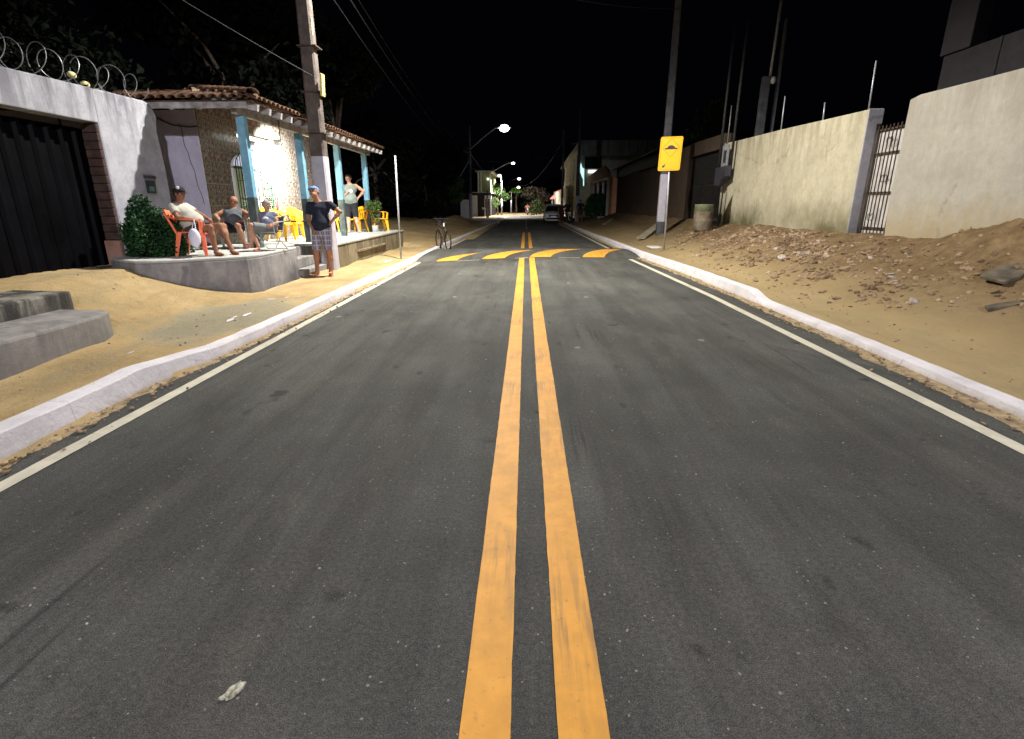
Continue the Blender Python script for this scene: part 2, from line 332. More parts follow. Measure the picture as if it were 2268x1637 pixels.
# ------------------------------------------------------------------ mesh helpers
class MB:
    def __init__(s): s.v = []; s.f = []; s.mi = []; s.cur = 0
    def add(s, vs, fs):
        o = len(s.v); s.v.extend([tuple(p) for p in vs]); s.f.extend([tuple(i + o for i in f) for f in fs]); s.mi.extend([s.cur] * len(fs)); return s
    def box(s, x0, x1, y0, y1, z0, z1):
        vs = [(x, y, z) for z in (z0, z1) for y in (y0, y1) for x in (x0, x1)]
        return s.add(vs, [(0, 2, 3, 1), (4, 5, 7, 6), (0, 1, 5, 4), (2, 6, 7, 3), (0, 4, 6, 2), (1, 3, 7, 5)])
    def obox(s, c, size, rot=(0, 0, 0)):
        m = Euler(rot).to_matrix(); h = [v / 2 for v in size]; c = Vector(c)
        vs = [c + m @ Vector((x * h[0], y * h[1], z * h[2])) for z in (-1, 1) for y in (-1, 1) for x in (-1, 1)]
        return s.add(vs, [(0, 2, 3, 1), (4, 5, 7, 6), (0, 1, 5, 4), (2, 6, 7, 3), (0, 4, 6, 2), (1, 3, 7, 5)])
    def beam(s, a, b, w, h):                     # box from a to b, width w, height h
        a, b = Vector(a), Vector(b); d = (b - a).normalized()
        up = Vector((0, 0, 1)) if abs(d.z) < .95 else Vector((0, 1, 0))
        sx = d.cross(up).normalized() * w / 2; sz = sx.cross(d).normalized() * h / 2
        vs = [p + i * sx + j * sz for p in (a, b) for i, j in ((-1, -1), (1, -1), (1, 1), (-1, 1))]
        return s.add(vs, [(3, 2, 1, 0), (4, 5, 6, 7), (0, 1, 5, 4), (1, 2, 6, 5), (2, 3, 7, 6), (3, 0, 4, 7)])
    def tube(s, pts, r, n=6, cap=True):
        pts = [Vector(p) for p in pts]; rs = r if isinstance(r, (list, tuple)) else [r] * len(pts)
        vs = []; fs = []; prev = None
        for i, p in enumerate(pts):
            d = (pts[min(i + 1, len(pts) - 1)] - pts[max(i - 1, 0)]).normalized()
            if prev is None:
                a = Vector((0, 0, 1)) if abs(d.z) < .9 else Vector((1, 0, 0)); u = d.cross(a).normalized()
            else: u = (prev - d * prev.dot(d)).normalized()
            prev = u; w = d.cross(u)
            for k in range(n):
                an = 2 * math.pi * k / n; vs.append(p + (u * math.cos(an) + w * math.sin(an)) * rs[i])
        for i in range(len(pts) - 1):
            for k in range(n):
                a = i * n + k; b = i * n + (k + 1) % n; fs.append((a, a + n, b + n, b))
        if cap:
            fs.append(tuple(range(n))); fs.append(tuple(reversed(range((len(pts) - 1) * n, len(pts) * n))))
        return s.add(vs, fs)
    def ball(s, c, r, n=8, m=6):
        r = r if isinstance(r, (tuple, list)) else (r, r, r); vs = [(c[0], c[1], c[2] + r[2])]; fs = []
        for i in range(1, m):
            t = math.pi * i / m
            for k in range(n):
                a = 2 * math.pi * k / n; vs.append((c[0] + r[0] * math.sin(t) * math.cos(a), c[1] + r[1] * math.sin(t) * math.sin(a), c[2] + r[2] * math.cos(t)))
        vs.append((c[0], c[1], c[2] - r[2]))
        for k in range(n): fs.append((0, 1 + k, 1 + (k + 1) % n))
        for i in range(m - 2):
            for k in range(n):
                a = 1 + i * n + k; b = 1 + i * n + (k + 1) % n; fs.append((a, a + n, b + n, b))
        L = len(vs) - 1; o = 1 + (m - 2) * n
        for k in range(n): fs.append((o + k, L, o + (k + 1) % n))
        return s.add(vs, fs)
    def lathe(s, c, prof, n=20):
        vs = []; fs = []
        for r, z in prof:
            for k in range(n):
                a = 2 * math.pi * k / n; vs.append((c[0] + r * math.cos(a), c[1] + r * math.sin(a), c[2] + z))
        for i in range(len(prof) - 1):
            for k in range(n):
                a = i * n + k; b = i * n + (k + 1) % n; fs.append((a, b, b + n, a + n))
        fs.append(tuple(reversed(range(n)))); fs.append(tuple(range((len(prof) - 1) * n, len(prof) * n)))
        return s.add(vs, fs)
    def prism(s, poly, f, t0, t1):               # poly of 2-D points, f(u, v, t) -> xyz
        n = len(poly); vs = [f(u, v, t0) for u, v in poly] + [f(u, v, t1) for u, v in poly]
        fs = [tuple(reversed(range(n))), tuple(range(n, 2 * n))] + [(i, (i + 1) % n, n + (i + 1) % n, n + i) for i in range(n)]
        return s.add(vs, fs)
    def mesh(s, name, smooth=False):
        me = bpy.data.meshes.new(name); me.from_pydata(s.v, [], s.f)
        if any(s.mi): me.polygons.foreach_set('material_index', s.mi)
        if smooth: me.polygons.foreach_set('use_smooth', [True] * len(me.polygons))
        me.update(); return me

ALLMATS = {}
def obj(name, mb, m, parent=None, smooth=False, bevel=0, fix=True):
    me = mb.mesh(name, smooth) if isinstance(mb, MB) else mb
    if m is not None:
        for mm in (m if isinstance(m, list) else [m]): me.materials.append(mm)
    if fix and isinstance(mb, MB):
        import bmesh
        b = bmesh.new(); b.from_mesh(me); bmesh.ops.recalc_face_normals(b, faces=b.faces); b.to_mesh(me); b.free()
    o = bpy.data.objects.new(name, me); col.objects.link(o)
    if parent is not None: o.parent = parent
    if bevel:
        md = o.modifiers.new('bevel', 'BEVEL'); md.width = bevel; md.segments = 2; md.limit_method = 'ANGLE'
    return o
def W(name, mb, m, parent, **kw):                # geometry given in world coordinates under a thing
    o = obj(name, mb, m, parent, **kw)
    if parent.parent is None: o.matrix_parent_inverse = Matrix.Translation(parent.location).inverted()
    return o
def tag(o, label, cat, group=None):
    o['label'] = label; o['category'] = cat
    if group: o['group'] = group
    return o
def thing(name, label, cat, loc=(0, 0, 0), rz=0, group=None):
    o = bpy.data.objects.new(name, None); col.objects.link(o); o.location = loc; o.rotation_euler = (0, 0, rz)
    o.empty_display_size = .2
    return tag(o, label, cat, group)
def kind(o, k): o['kind'] = k; return o
def dup(root, loc, rz, label, group=None):
    r = root.copy(); col.objects.link(r); r.location = loc; r.rotation_euler = (0, 0, rz); r['label'] = label
    if group: r['group'] = group
    for ch in list(root.children):
        c = ch.copy(); col.objects.link(c); c.parent = r
        for g in list(ch.children):
            d = g.copy(); col.objects.link(d); d.parent = c
    return r
def pl(pts, t):                                  # piecewise linear
    if t <= pts[0][0]: return pts[0][1]
    for (a, va), (b, vb) in zip(pts, pts[1:]):
        if t <= b: return va + (vb - va) * (t - a) / (b - a)
    return pts[-1][1]
def clamp(t, a=0., b=1.): return max(a, min(b, t))
def ss(t): t = clamp(t); return t * t * (3 - 2 * t)
def nz(x, y, s, k=0.): return noise.noise(Vector((x * s, y * s, k)))

# ------------------------------------------------------------------ layout of the street
KL = [(-30, -3.17), (2.9, -3.17), (4.2, -3.23), (5.1, -3.13), (8, -3.08), (14, -2.99), (20, -2.97), (47, -2.4)]      # foot of left kerb
KR = [(-30, 3.62), (3.7, 3.62), (6, 3.66), (9, 3.65), (12, 3.58), (16, 3.36), (20, 3.32), (45, 3.0), (80, 2.9)]
KLZ = [(4.2, .175), (5.3, .105), (60, .10)]
KRZ = [(8.2, .075), (8.35, .09), (8.75, .17), (24, .15), (26, .12), (80, .12)]
ELN = [(-30, -2.98), (8, -2.95), (16, -2.92), (30, -2.66), (47, -2.25)]
ERN = [(-30, 3.27), (9, 3.24), (16, 3.03), (43, 2.76), (46, 2.74)]
def gh(x, y):
    kl = pl(KL, y); kr = pl(KR, y)
    z = 0.0
    if kl - .02 <= x <= kr + .02: return -.04
    if x < kl:
        if y > 47.2: return -.04 if y < 53 else (.05 if y > 54 else .05 * (y - 53))
        z = .06 + .5 * clamp((-4.5 - x) / 1.5) + .05 * nz(x, y, .9) * clamp((kl - .25 - x) / .4)
        if y > 19.4: z = .08 + .55 * clamp((-3.7 - x) / 4.5) + .06 * nz(x, y, .8)
        z += .16 * math.exp(-((x + 5.2) / .8) ** 2 - ((y - 40.5) / 4.5) ** 2) * 3
        if x > kl - .3: z = .05
    else:
        t = clamp((x - 4.25) / 2.75)
        z = .07 + .83 * t ** 1.2
        rough = clamp((x - 4.6) / 1.2) * clamp((y - 2) / 3)
        z += rough * (.06 * nz(x, y, .8, 3) + .04 * nz(x, y, 2.7, 5) + .035 * nz(x, y, 7, 8))
        z += .10 * math.exp(-((x - 5.9) / .8) ** 2 - ((y - 13.2) / 3.6) ** 2)
        z += .48 * math.exp(-((x - 7.05) / .52) ** 2 - ((y - 7.7) / 1.15) ** 2) * (1 + .2 * nz(x, y, 5))
        if y < 5: z = z * .3 + .7 * z
        if x < kr + .25: z = .045
        if y > 50: z = .1 + (z - .1) * clamp((60 - y) / 10)
    return z
def axis(lo, hi, dense):
    out = [lo]; x = lo
    while x < hi:
        st = 12.
        for a, b, s_ in dense:
            if a - s_ <= x < b: st = min(st, s_)
        for a, b, s_ in dense:
            if x < a < x + st: st = max(a - x, .02)
        x += st; out.append(x)
    return out
xs = axis(-120, 120, [(-14, -7, .5), (-7, -2.9, .14), (-2.9, 3.2, 1.0), (3.2, 7.3, .085), (7.3, 14, .6), (14, 40, 4)])
ys = axis(-30, 300, [(-6, 1, .4), (1, 22, .14), (22, 60, .4), (60, 100, 2)])
g = MB(); nx, ny = len(xs), len(ys)
g.v = [(x, y, gh(x, y)) for y in ys for x in xs]
g.f = [(j * nx + i, j * nx + i + 1, (j + 1) * nx + i + 1, (j + 1) * nx + i) for j in range(ny - 1) for i in range(nx - 1)]
g.mi = [0] * len(g.f)
kind(obj('ground', g, MT['sand'], smooth=True, fix=False), 'structure')

# road sheet
def strip(y0, y1, step, fl, fr, z, nxs=2, zf=None):
    mb = MB(); n = int((y1 - y0) / step) + 1; Y = [y0 + (y1 - y0) * i / n for i in range(n + 1)]
    vs = []
    for y in Y:
        a, b = fl(y), fr(y)
        for k in range(nxs):
            x = a + (b - a) * k / (nxs - 1); vs.append((x, y, z if zf is None else zf(x, y)))
    fs = [(j * nxs + k, j * nxs + k + 1, (j + 1) * nxs + k + 1, (j + 1) * nxs + k) for j in range(n) for k in range(nxs - 1)]
    return mb.add(vs, fs)
def frontY(x): return pl([(-3.1, 14.5), (-2.4, 14.55), (-1.7, 14.95), (-.6, 15.55), (.1, 15.9), (3.3, 15.8)], x)
def backY(x): return 18.9
BH = .112
def bumpz(x, y):
    f, b = frontY(x), backY(x)
    if y <= f or y >= b: return 0.
    t = (y - f) / (b - f); e = 4 * t * (1 - t)
    return BH * e ** .75 * clamp((3.32 - abs(x - .18)) / .12)
road = strip(-30, 76, 1.0, lambda y: pl(KL, y) - .05 if y < 47.3 else -2.35, lambda y: pl(KR, y) + .05, 0.0)
kind(obj('road', road, MT['asphalt'], fix=False), 'structure')
cross = MB().add([(-60, 47.4, 0), (-2.36, 47.4, 0), (-2.36, 53.2, 0), (-60, 53.2, 0)], [(0, 1, 2, 3)])
kind(obj('side_street', cross, MT['asphalt'], fix=False), 'structure')
far_dirt = strip(76.0, 300, 4, lambda y: -4.5, lambda y: 5, 0.0)
kind(obj('dirt_track', far_dirt, MT['gutter'], fix=False), 'structure')

# speed bump: domed hump with painted slanting bars
NXB, NYB = 40, 18
hb = MB(); vs = []
for j in range(NYB + 1):
    for i in range(NXB + 1):
        x = -3.06 + 6.48 * i / NXB; f, b = frontY(x), backY(x); y = f + (b - f) * j / NYB
        vs.append((x, y, .004 + bumpz(x, y)))
hb.add(vs, [(j * (NXB + 1) + i, j * (NXB + 1) + i + 1, (j + 1) * (NXB + 1) + i + 1, (j + 1) * (NXB + 1) + i) for j in range(NYB) for i in range(NXB)])
bump = obj('speed_bump', hb, MT['asphalt'], smooth=True, fix=False)
tag(bump, 'low asphalt speed bump across the road with slanting orange-yellow bars', 'speed bump')
for fx0, fx1, bx0, bx1 in ((-2.45, -1.90, -1.80, -1.45), (-1.25, -.60, -.72, -.02), (.12, .74, .78, 1.45), (1.68, 2.32, 2.25, 2.85)):
    st = MB(); vs = []; NY = 20; NX = 6
    for j in range(NY + 1):
        for i in range(NX + 1):
            u = i / NX; t = j / NY; xf = fx0 + (fx1 - fx0) * u; xb = bx0 + (bx1 - bx0) * u
            f = frontY(xf) + .02; y = f + 1.62 * t
            x = xf + (xb - xf) * (.55 * t + 1.0 * t * t) ; vs.append((x, y, .009 + bumpz(x, y)))
    st.add(vs, [(j * (NX + 1) + i, j * (NX + 1) + i + 1, (j + 1) * (NX + 1) + i + 1, (j + 1) * (NX + 1) + i) for j in range(NY) for i in range(NX)])
    obj('painted_bar', st, MT['yellow_paint'], bump, smooth=True, fix=False)
for x0, x1 in ((-1.9, -1.3), (-.3, .08), (.95, 1.6)):   # thin white stop strips at the hump's foot
    st = MB(); n = 8
    st.add([(x0 + (x1 - x0) * i / n, frontY(x0 + (x1 - x0) * i / n) - d, .008) for d in (.11, .05) for i in range(n + 1)], [(i, i + 1, n + 2 + i, n + 1 + i) for i in range(n)])
    obj('white_stripe', st, MT['white_paint'], bump, fix=False)

def marking(name, mb, m): return kind(obj(name, mb, m, fix=False), 'structure')
def jit(y, s): return .003 * nz(y, s, 2.2) + .003 * nz(y, s, 17)
for (a, b, s) in ((-.185, -.035, 1.), (.108, .258, 2.)):
    marking('centre_line', strip(-8, frontY(a) - .02, .06, lambda y: a + jit(y, s), lambda y: b + jit(y, s + .5), .006), MT['yellow_paint'])
    marking('centre_line', strip(18.92, 30.5, .25, lambda y: a + .01 + jit(y, s), lambda y: b - .01 + jit(y, s + .5), .006), MT['yellow_paint'])
marking('edge_line', strip(-8, 14.4, .06, lambda y: pl(ELN, y) + jit(y, 5), lambda y: pl(ELN, y) + .105 + jit(y, 6), .006), MT['white_paint'])
marking('edge_line', strip(17.6, 46, .3, lambda y: pl(ELN, y) - .02, lambda y: pl(ELN, y) + .08, .006), MT['white_paint'])
marking('edge_line', strip(-8, 15.4, .06, lambda y: pl(ERN, y) - .115 + jit(y, 7), lambda y: pl(ERN, y) + jit(y, 8), .006), MT['white_paint'])
marking('edge_line', strip(18.95, 46, .3, lambda y: pl(ERN, y) - .10, lambda y: pl(ERN, y), .006), MT['white_paint'])
for k in range(5):
    y0 = 36 + k * 5
    marking('lane_dash', strip(y0, y0 + 2, .5, lambda y: -.02, lambda y: .09, .006), MT['white_paint'])
# grit in the gutters, ragged on the asphalt side
def lg(y): return pl(KL, y) + .09 + .06 * nz(y, 1, 1.1) + .05 * nz(y, 2, 5.0) + .03 * nz(y, 5, 19)
def rg(y): return pl(KR, y) - .15 - .07 * nz(y, 3, .9) - .05 * nz(y, 4, 4.5) - .03 * nz(y, 6, 19)
mb = strip(-6, 46.8, .025, lambda y: pl(KL, y) - .01, lg, .010, 6, lambda x, y: .0025 + .05 * max(0, min(.25, lg(y) - x)) + .010 * max(0, nz(x, y, 9)) * min(1, max(0, lg(y) - x) * 20))
marking('gutter_grit', mb, MT['gutter'])
mb = strip(-6, 60, .025, rg, lambda y: pl(KR, y) + .01, .010, 6, lambda x, y: .0025 + .05 * max(0, min(.25, x - rg(y))) + .010 * max(0, nz(x, y, 9)) * min(1, max(0, x - rg(y)) * 20))
marking('gutter_grit', mb, MT['gutter'])

# kerbs: separate stones about a metre long
def kerb(name, side, y0, y1, K, KZ, seg):
    root = bpy.data.objects.new(name, None); col.objects.link(root); kind(root, 'structure')
    y = y0
    while y < y1 - .05:
        L = min(seg, y1 - y); n = max(2, int(L / .14)); mb = MB(); vs = []
        for j in range(n + 1):
            yy = y + L * j / n * .996; x = pl(K, yy); z = pl(KZ, yy)
            w = .012 * nz(yy, side, 3.1) + .006 * nz(yy, side, 11.); h = z + .008 * nz(yy, side + 9, 2.7) + .005 * nz(yy, side, 12)
            prof = [(.0 - .01, -.06), (.0, .012), (.022, h - .010), (.032, h), (.165, h + .004), (.178, h - .008), (.19, -.06)]
            vs += [(x + side * (px + (w if k < 4 else -w)), yy, pz) for k, (px, pz) in enumerate(prof)]
        P = 7
        mb.add(vs, [(j * P + k, j * P + k + 1, (j + 1) * P + k + 1, (j + 1) * P + k) for j in range(n) for k in range(P - 1)] + [tuple(range(P)), tuple(reversed(range(n * P, n * P + P)))])
        obj('kerb_stone', mb, MT['kerb_white'], root, smooth=False)
        y += L
kerb('left_kerb', -1, -3.0, 46.6, KL, KLZ, 1.6)
kerb('right_kerb', 1, -3.0, 60, KR, KRZ, 1.6)
# kerb return round the side street
rt = bpy.data.objects.new('corner_kerb', None); col.objects.link(rt); kind(rt, 'structure')
for k in range(6):
    mb = MB().obox((-2.75 - k * 1.02, 46.75, .05), (1.0, .2, .13)); obj('kerb_stone', mb, MT['kerb_white'], rt, bevel=.02)
for k in range(5):
    mb = MB().obox((-2.7 - k * 1.02, 53.4, .05), (1.0, .25, .13)); obj('kerb_stone', mb, MT['kerb_white'], rt, bevel=.02)
kind(obj('corner_pavement', MB().box(-6.0, -2.65, 43.2, 46.6, .0, .10), MT['floor']), 'structure')
# ================================================================== LEFT SIDE
# boundary wall with the gate opening
WX = -6.6
lw = thing('boundary_wall', 'tall mildewed white wall on the left with the black gate in it', 'wall', (WX, 9, .5))
def lwall(mb, y0, y1, z0, z1, n=1):
    return mb.box(WX - .26, WX, y0, y1, z0, z1)
mbw = MB()
poly = [(8.72, .2), (10.14, .2), (10.15, 2.2), (10.10, 2.75), (10.16, 3.0), (10.05, 3.17), (9.9, 3.21), (8.9, 3.20), (8.72, 3.19)]
mbw.prism(poly, lambda u, v, t: (WX + t, u, v), 0, -.26)
W('wall_pier', mbw, MT['wall_left'], lw, bevel=.03)
mb = MB(); poly = [(-4, 2.70), (8.72, 2.70), (8.72, 3.19), (7.2, 3.155), (4, 3.10), (-4, 3.05)]
mb.prism(poly, lambda u, v, t: (WX + t, u, v), 0.006, -.255)
W('lintel', mb, MT['wall_left'], lw, bevel=.015)
rv = thing('brick_jamb', 'dark brick jamb between the black gate and white wall, plastered reddish at its foot', 'gate jamb', (-6.75, 8.78, .5))
k = 0; z = .95
while z < 2.66:
    b = MB().box(-6.85, -6.612, 8.655 + U(0, .012), 8.715, z, z + .118)
    W('brick', b, MT['brick_dark'], rv, bevel=.012); z += .124; k += 1
W('foot_plaster', MB().box(-6.86, -6.605, 8.63, 8.714, .35, .94), mottled('reddish_plaster', (.26, .13, .10), (.38, .22, .17), 5), rv, bevel=.01)
# corrugated gate
gt = thing('corrugated_gate', 'black corrugated metal gate in the left wall', 'gate', (-6.9, 5, .5))
y = 1.2
while y < 8.6:
    p = MB(); w = .245
    poly = [(0, 0), (.03, .045), (.09, .045), (.12, 0), (w - .003, 0), (w - .003, -.01), (0, -.01)]
    p.prism(poly, lambda u, v, t: (-6.93 + v, y + u, t), .40, 2.62)
    W('sheet_rib', p, MT['gate_black'], gt); y += w
W('bottom_rail', MB().box(-6.99, -6.93, 1.2, 8.62, .40, .50), MT['black'], gt)
W('top_rail', MB().box(-6.99, -6.93, 1.2, 8.62, 2.55, 2.63), MT['black'], gt)
W('threshold', MB().box(-7.0, -6.58, .8, 8.7, .30, .545), MT['dark_step'], gt, bevel=.01)
# meter niche
nm = thing('meter_niche', 'small dark meter box set into the white wall above the bush', 'meter box', (WX, 9.6, 1.8))
W('niche_frame', MB().box(WX + .004, WX + .02, 9.46, 9.76, 1.66, 2.0), MT['grey_box'], nm, bevel=.004)
W('cover', MB().box(WX + .02, WX + .03, 9.49, 9.73, 1.69, 1.90), MT['dark_box'], nm)
W('hood', MB().box(WX, WX + .05, 9.47, 9.75, 1.93, 1.98), MT['dark_box'], nm)
W('meter_face', MB().box(WX + .03, WX + .036, 9.55, 9.68, 1.72, 1.80), mottled('meter_glass', (.05, .12, .10), (.1, .2, .16), 9), nm)
# razor wire coil
mb = MB(); pts = []
y = 5.6
N = 620; TURN = 15
for i in range(N + 1):
    t = i / N; a = t * TURN * 2 * math.pi; rr = .21 + .03 * math.sin(t * 37)
    pts.append((WX - .12 + rr * math.cos(a), 5.5 + 4.45 * t + .10 * math.sin(a * .5), 3.14 + (5.5 + 4.45 * t - 7.2) * .016 + .225 + rr * math.sin(a)))
mb.tube(pts, .0055, 4)
rw = obj('razor_wire', mb, MT['razor']); tag(rw, 'coil of razor wire along the top of the left white wall', 'razor wire')
mb = MB()
for i in range(0, N, 2):
    p = Vector(pts[i]); d = (Vector(pts[i + 1]) - p).normalized(); s = d.cross(Vector((0, 1, 0))).normalized() * .02
    mb.add([p - s - d * .012, p + s + d * .012, p + s * .2 + d * .004, p - s * .2 - d * .004], [(0, 3, 1, 2)])
kind(obj('barb', mb, MT['razor'], rw, fix=False), 'stuff')

# leaf-card foliage
def leaves(mb, c, rad, n, size, flat=.0, shell=.55, elong=1.6, pw=None, mask=None):
    cx, cy, cz = c
    V = []; F = []
    for i in range(n):
        while True:
            x, y, z = U(-1, 1), U(-1, 1), U(-1, 1); q = x * x + y * y + z * z
            if q > 1: continue
            rr = math.sqrt(q)
            if rnd() > (shell + (1 - shell) * rr): continue
            if mask and not mask(x, y, z): continue
            break
        p = Vector((cx + x * rad[0], cy + y * rad[1], cz + z * rad[2])); s = size * U(.6, 1.3)
        e = Euler((U(-1.2, 1.2), U(-1.2, 1.2), U(0, 6.28))).to_matrix()
        a = e @ Vector((s * elong * .5, 0, 0)); b = e @ Vector((0, s * .5, 0)); cc = e @ Vector((0, 0, s * .15))
        k = len(V); V += [p - a, p + b * .9 + cc, p + a, p - b * .9 + cc]; F.append((k, k + 1, k + 2, k + 3))
    mb.add(V, F)
def lumpmask(sc, th, sd):
    return lambda x, y, z: noise.noise(Vector((x * sc + sd, y * sc, z * sc))) > th
bush = thing('clipped_bush', 'dark green bush at the foot of the white wall beside the gate', 'bush', (-6.0, 8.9, .55))
mb = MB()
leaves(mb, (-6.12, 8.85, .95), (.40, .55, .52), 5200, .035, mask=lumpmask(3, -.25, 1))
leaves(mb, (-6.22, 8.62, 1.05), (.26, .34, .30), 1400, .035)
leaves(mb, (-6.2, 8.72, 1.32), (.22, .24, .34), 1500, .035, mask=lumpmask(3, -.3, 4))
for q in range(26):
    a_ = U(0, 6.28); r_ = U(.3, .6); leaves(mb, (-6.1 + r_ * .75 * math.cos(a_), 8.85 + r_ * math.sin(a_), U(.9, 1.5) - r_ * .4), (.06, .06, .12), 60, .035)
leaves(mb, (-5.92, 8.75, .82), (.30, .36, .30), 1900, .035)
W('foliage', mb, MT['leaf'], bush, fix=False)
mb = MB()
for i in range(9):
    a = U(0, 6.28); mb.tube([(-6.02, 8.95, .55), (-6.02 + .12 * math.cos(a), 8.95 + .15 * math.sin(a), .9), (-6.02 + .25 * math.cos(a), 8.95 + .35 * math.sin(a), 1.25)], [.014, .01, .004], 5)
mb.ball((-6.12, 8.85, .9), (.28, .4, .4), 10, 8)
W('stems', mb, MT['leaf_dark'], bush)
# steps beside the kerb, lower left
s1 = obj('concrete_step', MB().prism([(-5.25, 2.2), (-4.52, 2.2), (-4.50, 4.9), (-4.53, 5.4), (-4.62, 5.66), (-4.74, 5.74), (-5.25, 5.74)], lambda u, v, t: (u, v, t), -.1, .375), MT['concrete'], bevel=.03)
tag(s1, 'lower grey concrete step with rounded corner, nearest the left kerb', 'step')
s2 = obj('concrete_step', MB().prism([(-6.3, 2.0), (-5.27, 2.0), (-5.24, 5.2), (-5.26, 5.96), (-6.3, 6.05)], lambda u, v, t: (u, v, t), -.1, .545), MT['dark_step'], bevel=.02)
tag(s2, 'upper step with blackened mouldy riser, behind the grey step', 'step')
# raised terrace block
PZ = .63; PB = .68
blk = thing('terrace_block', 'low raised concrete terrace with stained front that the sitters rest on', 'terrace', (-5.5, 9.8, .1))
poly = [(-6.6, 8.35), (-6.25, 8.08), (-5.85, 7.85), (-5.6, 7.88), (-5.2, 8.15), (-4.8, 8.48), (-4.58, 8.70), (-4.50, 8.95), (-4.55, 10.6), (-4.95, 10.8), (-4.95, 11.45), (-6.58, 11.45)]
W('base', MB().prism(poly, lambda u, v, t: (u, v, t), -.1, PB - .03), MT['block'], blk, bevel=.02)
W('floor_slab', MB().prism([(u - .004 if u > -6 else u, v + (.01 if v < 9 else 0)) for u, v in poly], lambda u, v, t: (u, v, t), PB - .029, PB + .01), MT['floor'], blk, bevel=.01)
# steps up between block and porch
stp = thing('terrace_steps', 'three narrow concrete steps between the terrace and the porch', 'steps', (-5, 11.5, .1))
W('tread', MB().box(-5.0, -4.56, 10.82, 12.38, -.05, .20), MT['concrete'], stp, bevel=.012)
W('tread', MB().box(-5.4, -4.82, 10.84, 12.38, .20, .40), MT['concrete'], stp, bevel=.012)
W('tread', MB().box(-5.6, -5.1, 11.46, 12.38, .40, .60), MT['concrete'], stp, bevel=.012)
# porch platform
pp = thing('porch_platform', 'raised concrete porch floor in front of the tiled house', 'porch', (-5.5, 16, .1))
W('base', MB().box(-8.5, -4.42, 12.4, 19.5, -.1, PZ - .05), MT['porch_side'], pp, bevel=.01)
W('ledge', MB().prism([(-4.42, 14.0), (-4.36, 14.1), (-4.35, 16.8), (-4.42, 17.0)], lambda u, v, t: (u, v, t), .30, .36), MT['porch_side'], pp, bevel=.01)
W('floor_slab', MB().box(-8.5, -4.40, 12.38, 19.52, PZ - .049, PZ), MT['floor'], pp, bevel=.008)

# ---------------- the tiled house
HX = -6.62; HY = 11.40
hs = thing('tiled_house', 'small house with brown floral wall tiles, clay roof and blue porch posts', 'house', (-8.5, 14, .6))
W('side_wall', MB().box(-11, HX - .02, HY, HY + .2, -.1, 3.3), MT['stucco'], hs)
W('front_wall', MB().box(HX - .2, HX - .006, HY + .01, 17.5, .0, 3.45), MT['grout'], hs)
W('end_wall', MB().box(-8.4, HX - .03, 17.3, 17.5, .0, 3.4), MT['brown_wall'], hs)
W('rear_wall', MB().box(-8.6, -8.4, 17.5, 21.0, .0, 3.0), MT['brown_wall'], hs)
TW, TH_ = .45, .45
WY0, WY1, WZ0, WZ1 = 12.42, 14.22, 1.17, 2.62
tmesh = MB().box(0, .012, .003, TW - .003, .003, TH_ - .003).mesh('tile'); tmesh.materials.append(MT['tile_print'])
for r in range(7):
    z = .6 + r * TH_ - .03
    for c in range(14):
        y = HY + .005 + c * TW
        if y + TW > 17.5: continue
        if y > WY0 - .05 and y + TW < WY1 + .05 and z > WZ0 - .05 and z + TH_ < WZ1 - .1: continue
        o = bpy.data.objects.new('tile', tmesh); col.objects.link(o); o.parent = hs
        o.matrix_parent_inverse = Matrix.Translation(hs.location).inverted()
        o.location = (HX + U(-.0012, .0012), y, z); 
# window
win = thing('arched_window', 'arched window with green shutters in the tiled house wall', 'window', (HX, 13.3, 1.2))
wx = HX + .02
def arch(y0, y1, z0, zs, zt, n=14):
    cy = (y0 + y1) / 2; h = (y1 - y0) / 2
    return [(y0, z0), (y1, z0)] + [(cy + h * math.cos(math.pi * i / n), zs + (zt - zs) * math.sin(math.pi * i / n)) for i in range(n + 1)]
W('frame', MB().prism(arch(WY0, WY1, WZ0, 2.28, 2.66), lambda u, v, t: (t, u, v), HX + .014, wx + .02), MT['white'], win)
W('fanlight', MB().prism(arch(WY0 + .1, WY1 - .1, 2.32, 2.36, 2.60), lambda u, v, t: (t, u, v), wx + .0202, wx + .026), MT['curtain'], win)
for y0, y1, m in ((WY0 + .08, WY0 + .36, 'shutter_green'), (WY1 - .48, WY1 - .1, 'shutter_green')):
    sh = W('shutter', MB().box(wx + .021, wx + .05, y0, y1, WZ0 + .06, 2.28), MT[m], win, bevel=.005)
    z = WZ0 + .1
    while z < 2.2:
        obj('slat', MB().obox((wx + .056, (y0 + y1) / 2, z), (.022, y1 - y0 - .06, .008), (0, .6, 0)), MT['shutter_green'], sh); z += .05
W('curtain', MB().box(wx + .021, wx + .03, WY0 + .38, WY1 - .72, WZ0 + .08, 2.28), MT['curtain'], win)
W('mullion', MB().box(wx + .03, wx + .05, WY0 + .36, WY0 + .40, WZ0 + .05, 2.30), MT['green_dark'], win)
W('mullion', MB().box(wx + .03, wx + .05, WY1 - .72, WY1 - .60, WZ0 + .05, 2.30), MT['white'], win)
W('mullion', MB().box(wx + .031, wx + .06, WY1 - .14, WY1 - .05, WZ0 + .05, 2.30), MT['green_dark'], win)
W('transom', MB().box(wx + .03, wx + .055, WY0 + .06, WY1 - .06, 2.28, 2.33), MT['green_dark'], win)
gr = thing('window_grille', 'black iron grille over the arched window of the tiled house', 'grille', (wx + .15, 13.3, 1.2))
gx_ = wx + .13; nb = 17
ga = arch(WY0 - .03, WY1 + .03, WZ0 - .05, 2.32, 2.72)
W('frame_bar', MB().tube([(gx_, u, v) for u, v in ga] + [(gx_, ga[0][0], ga[0][1])], .011, 5), MT['black'], gr)
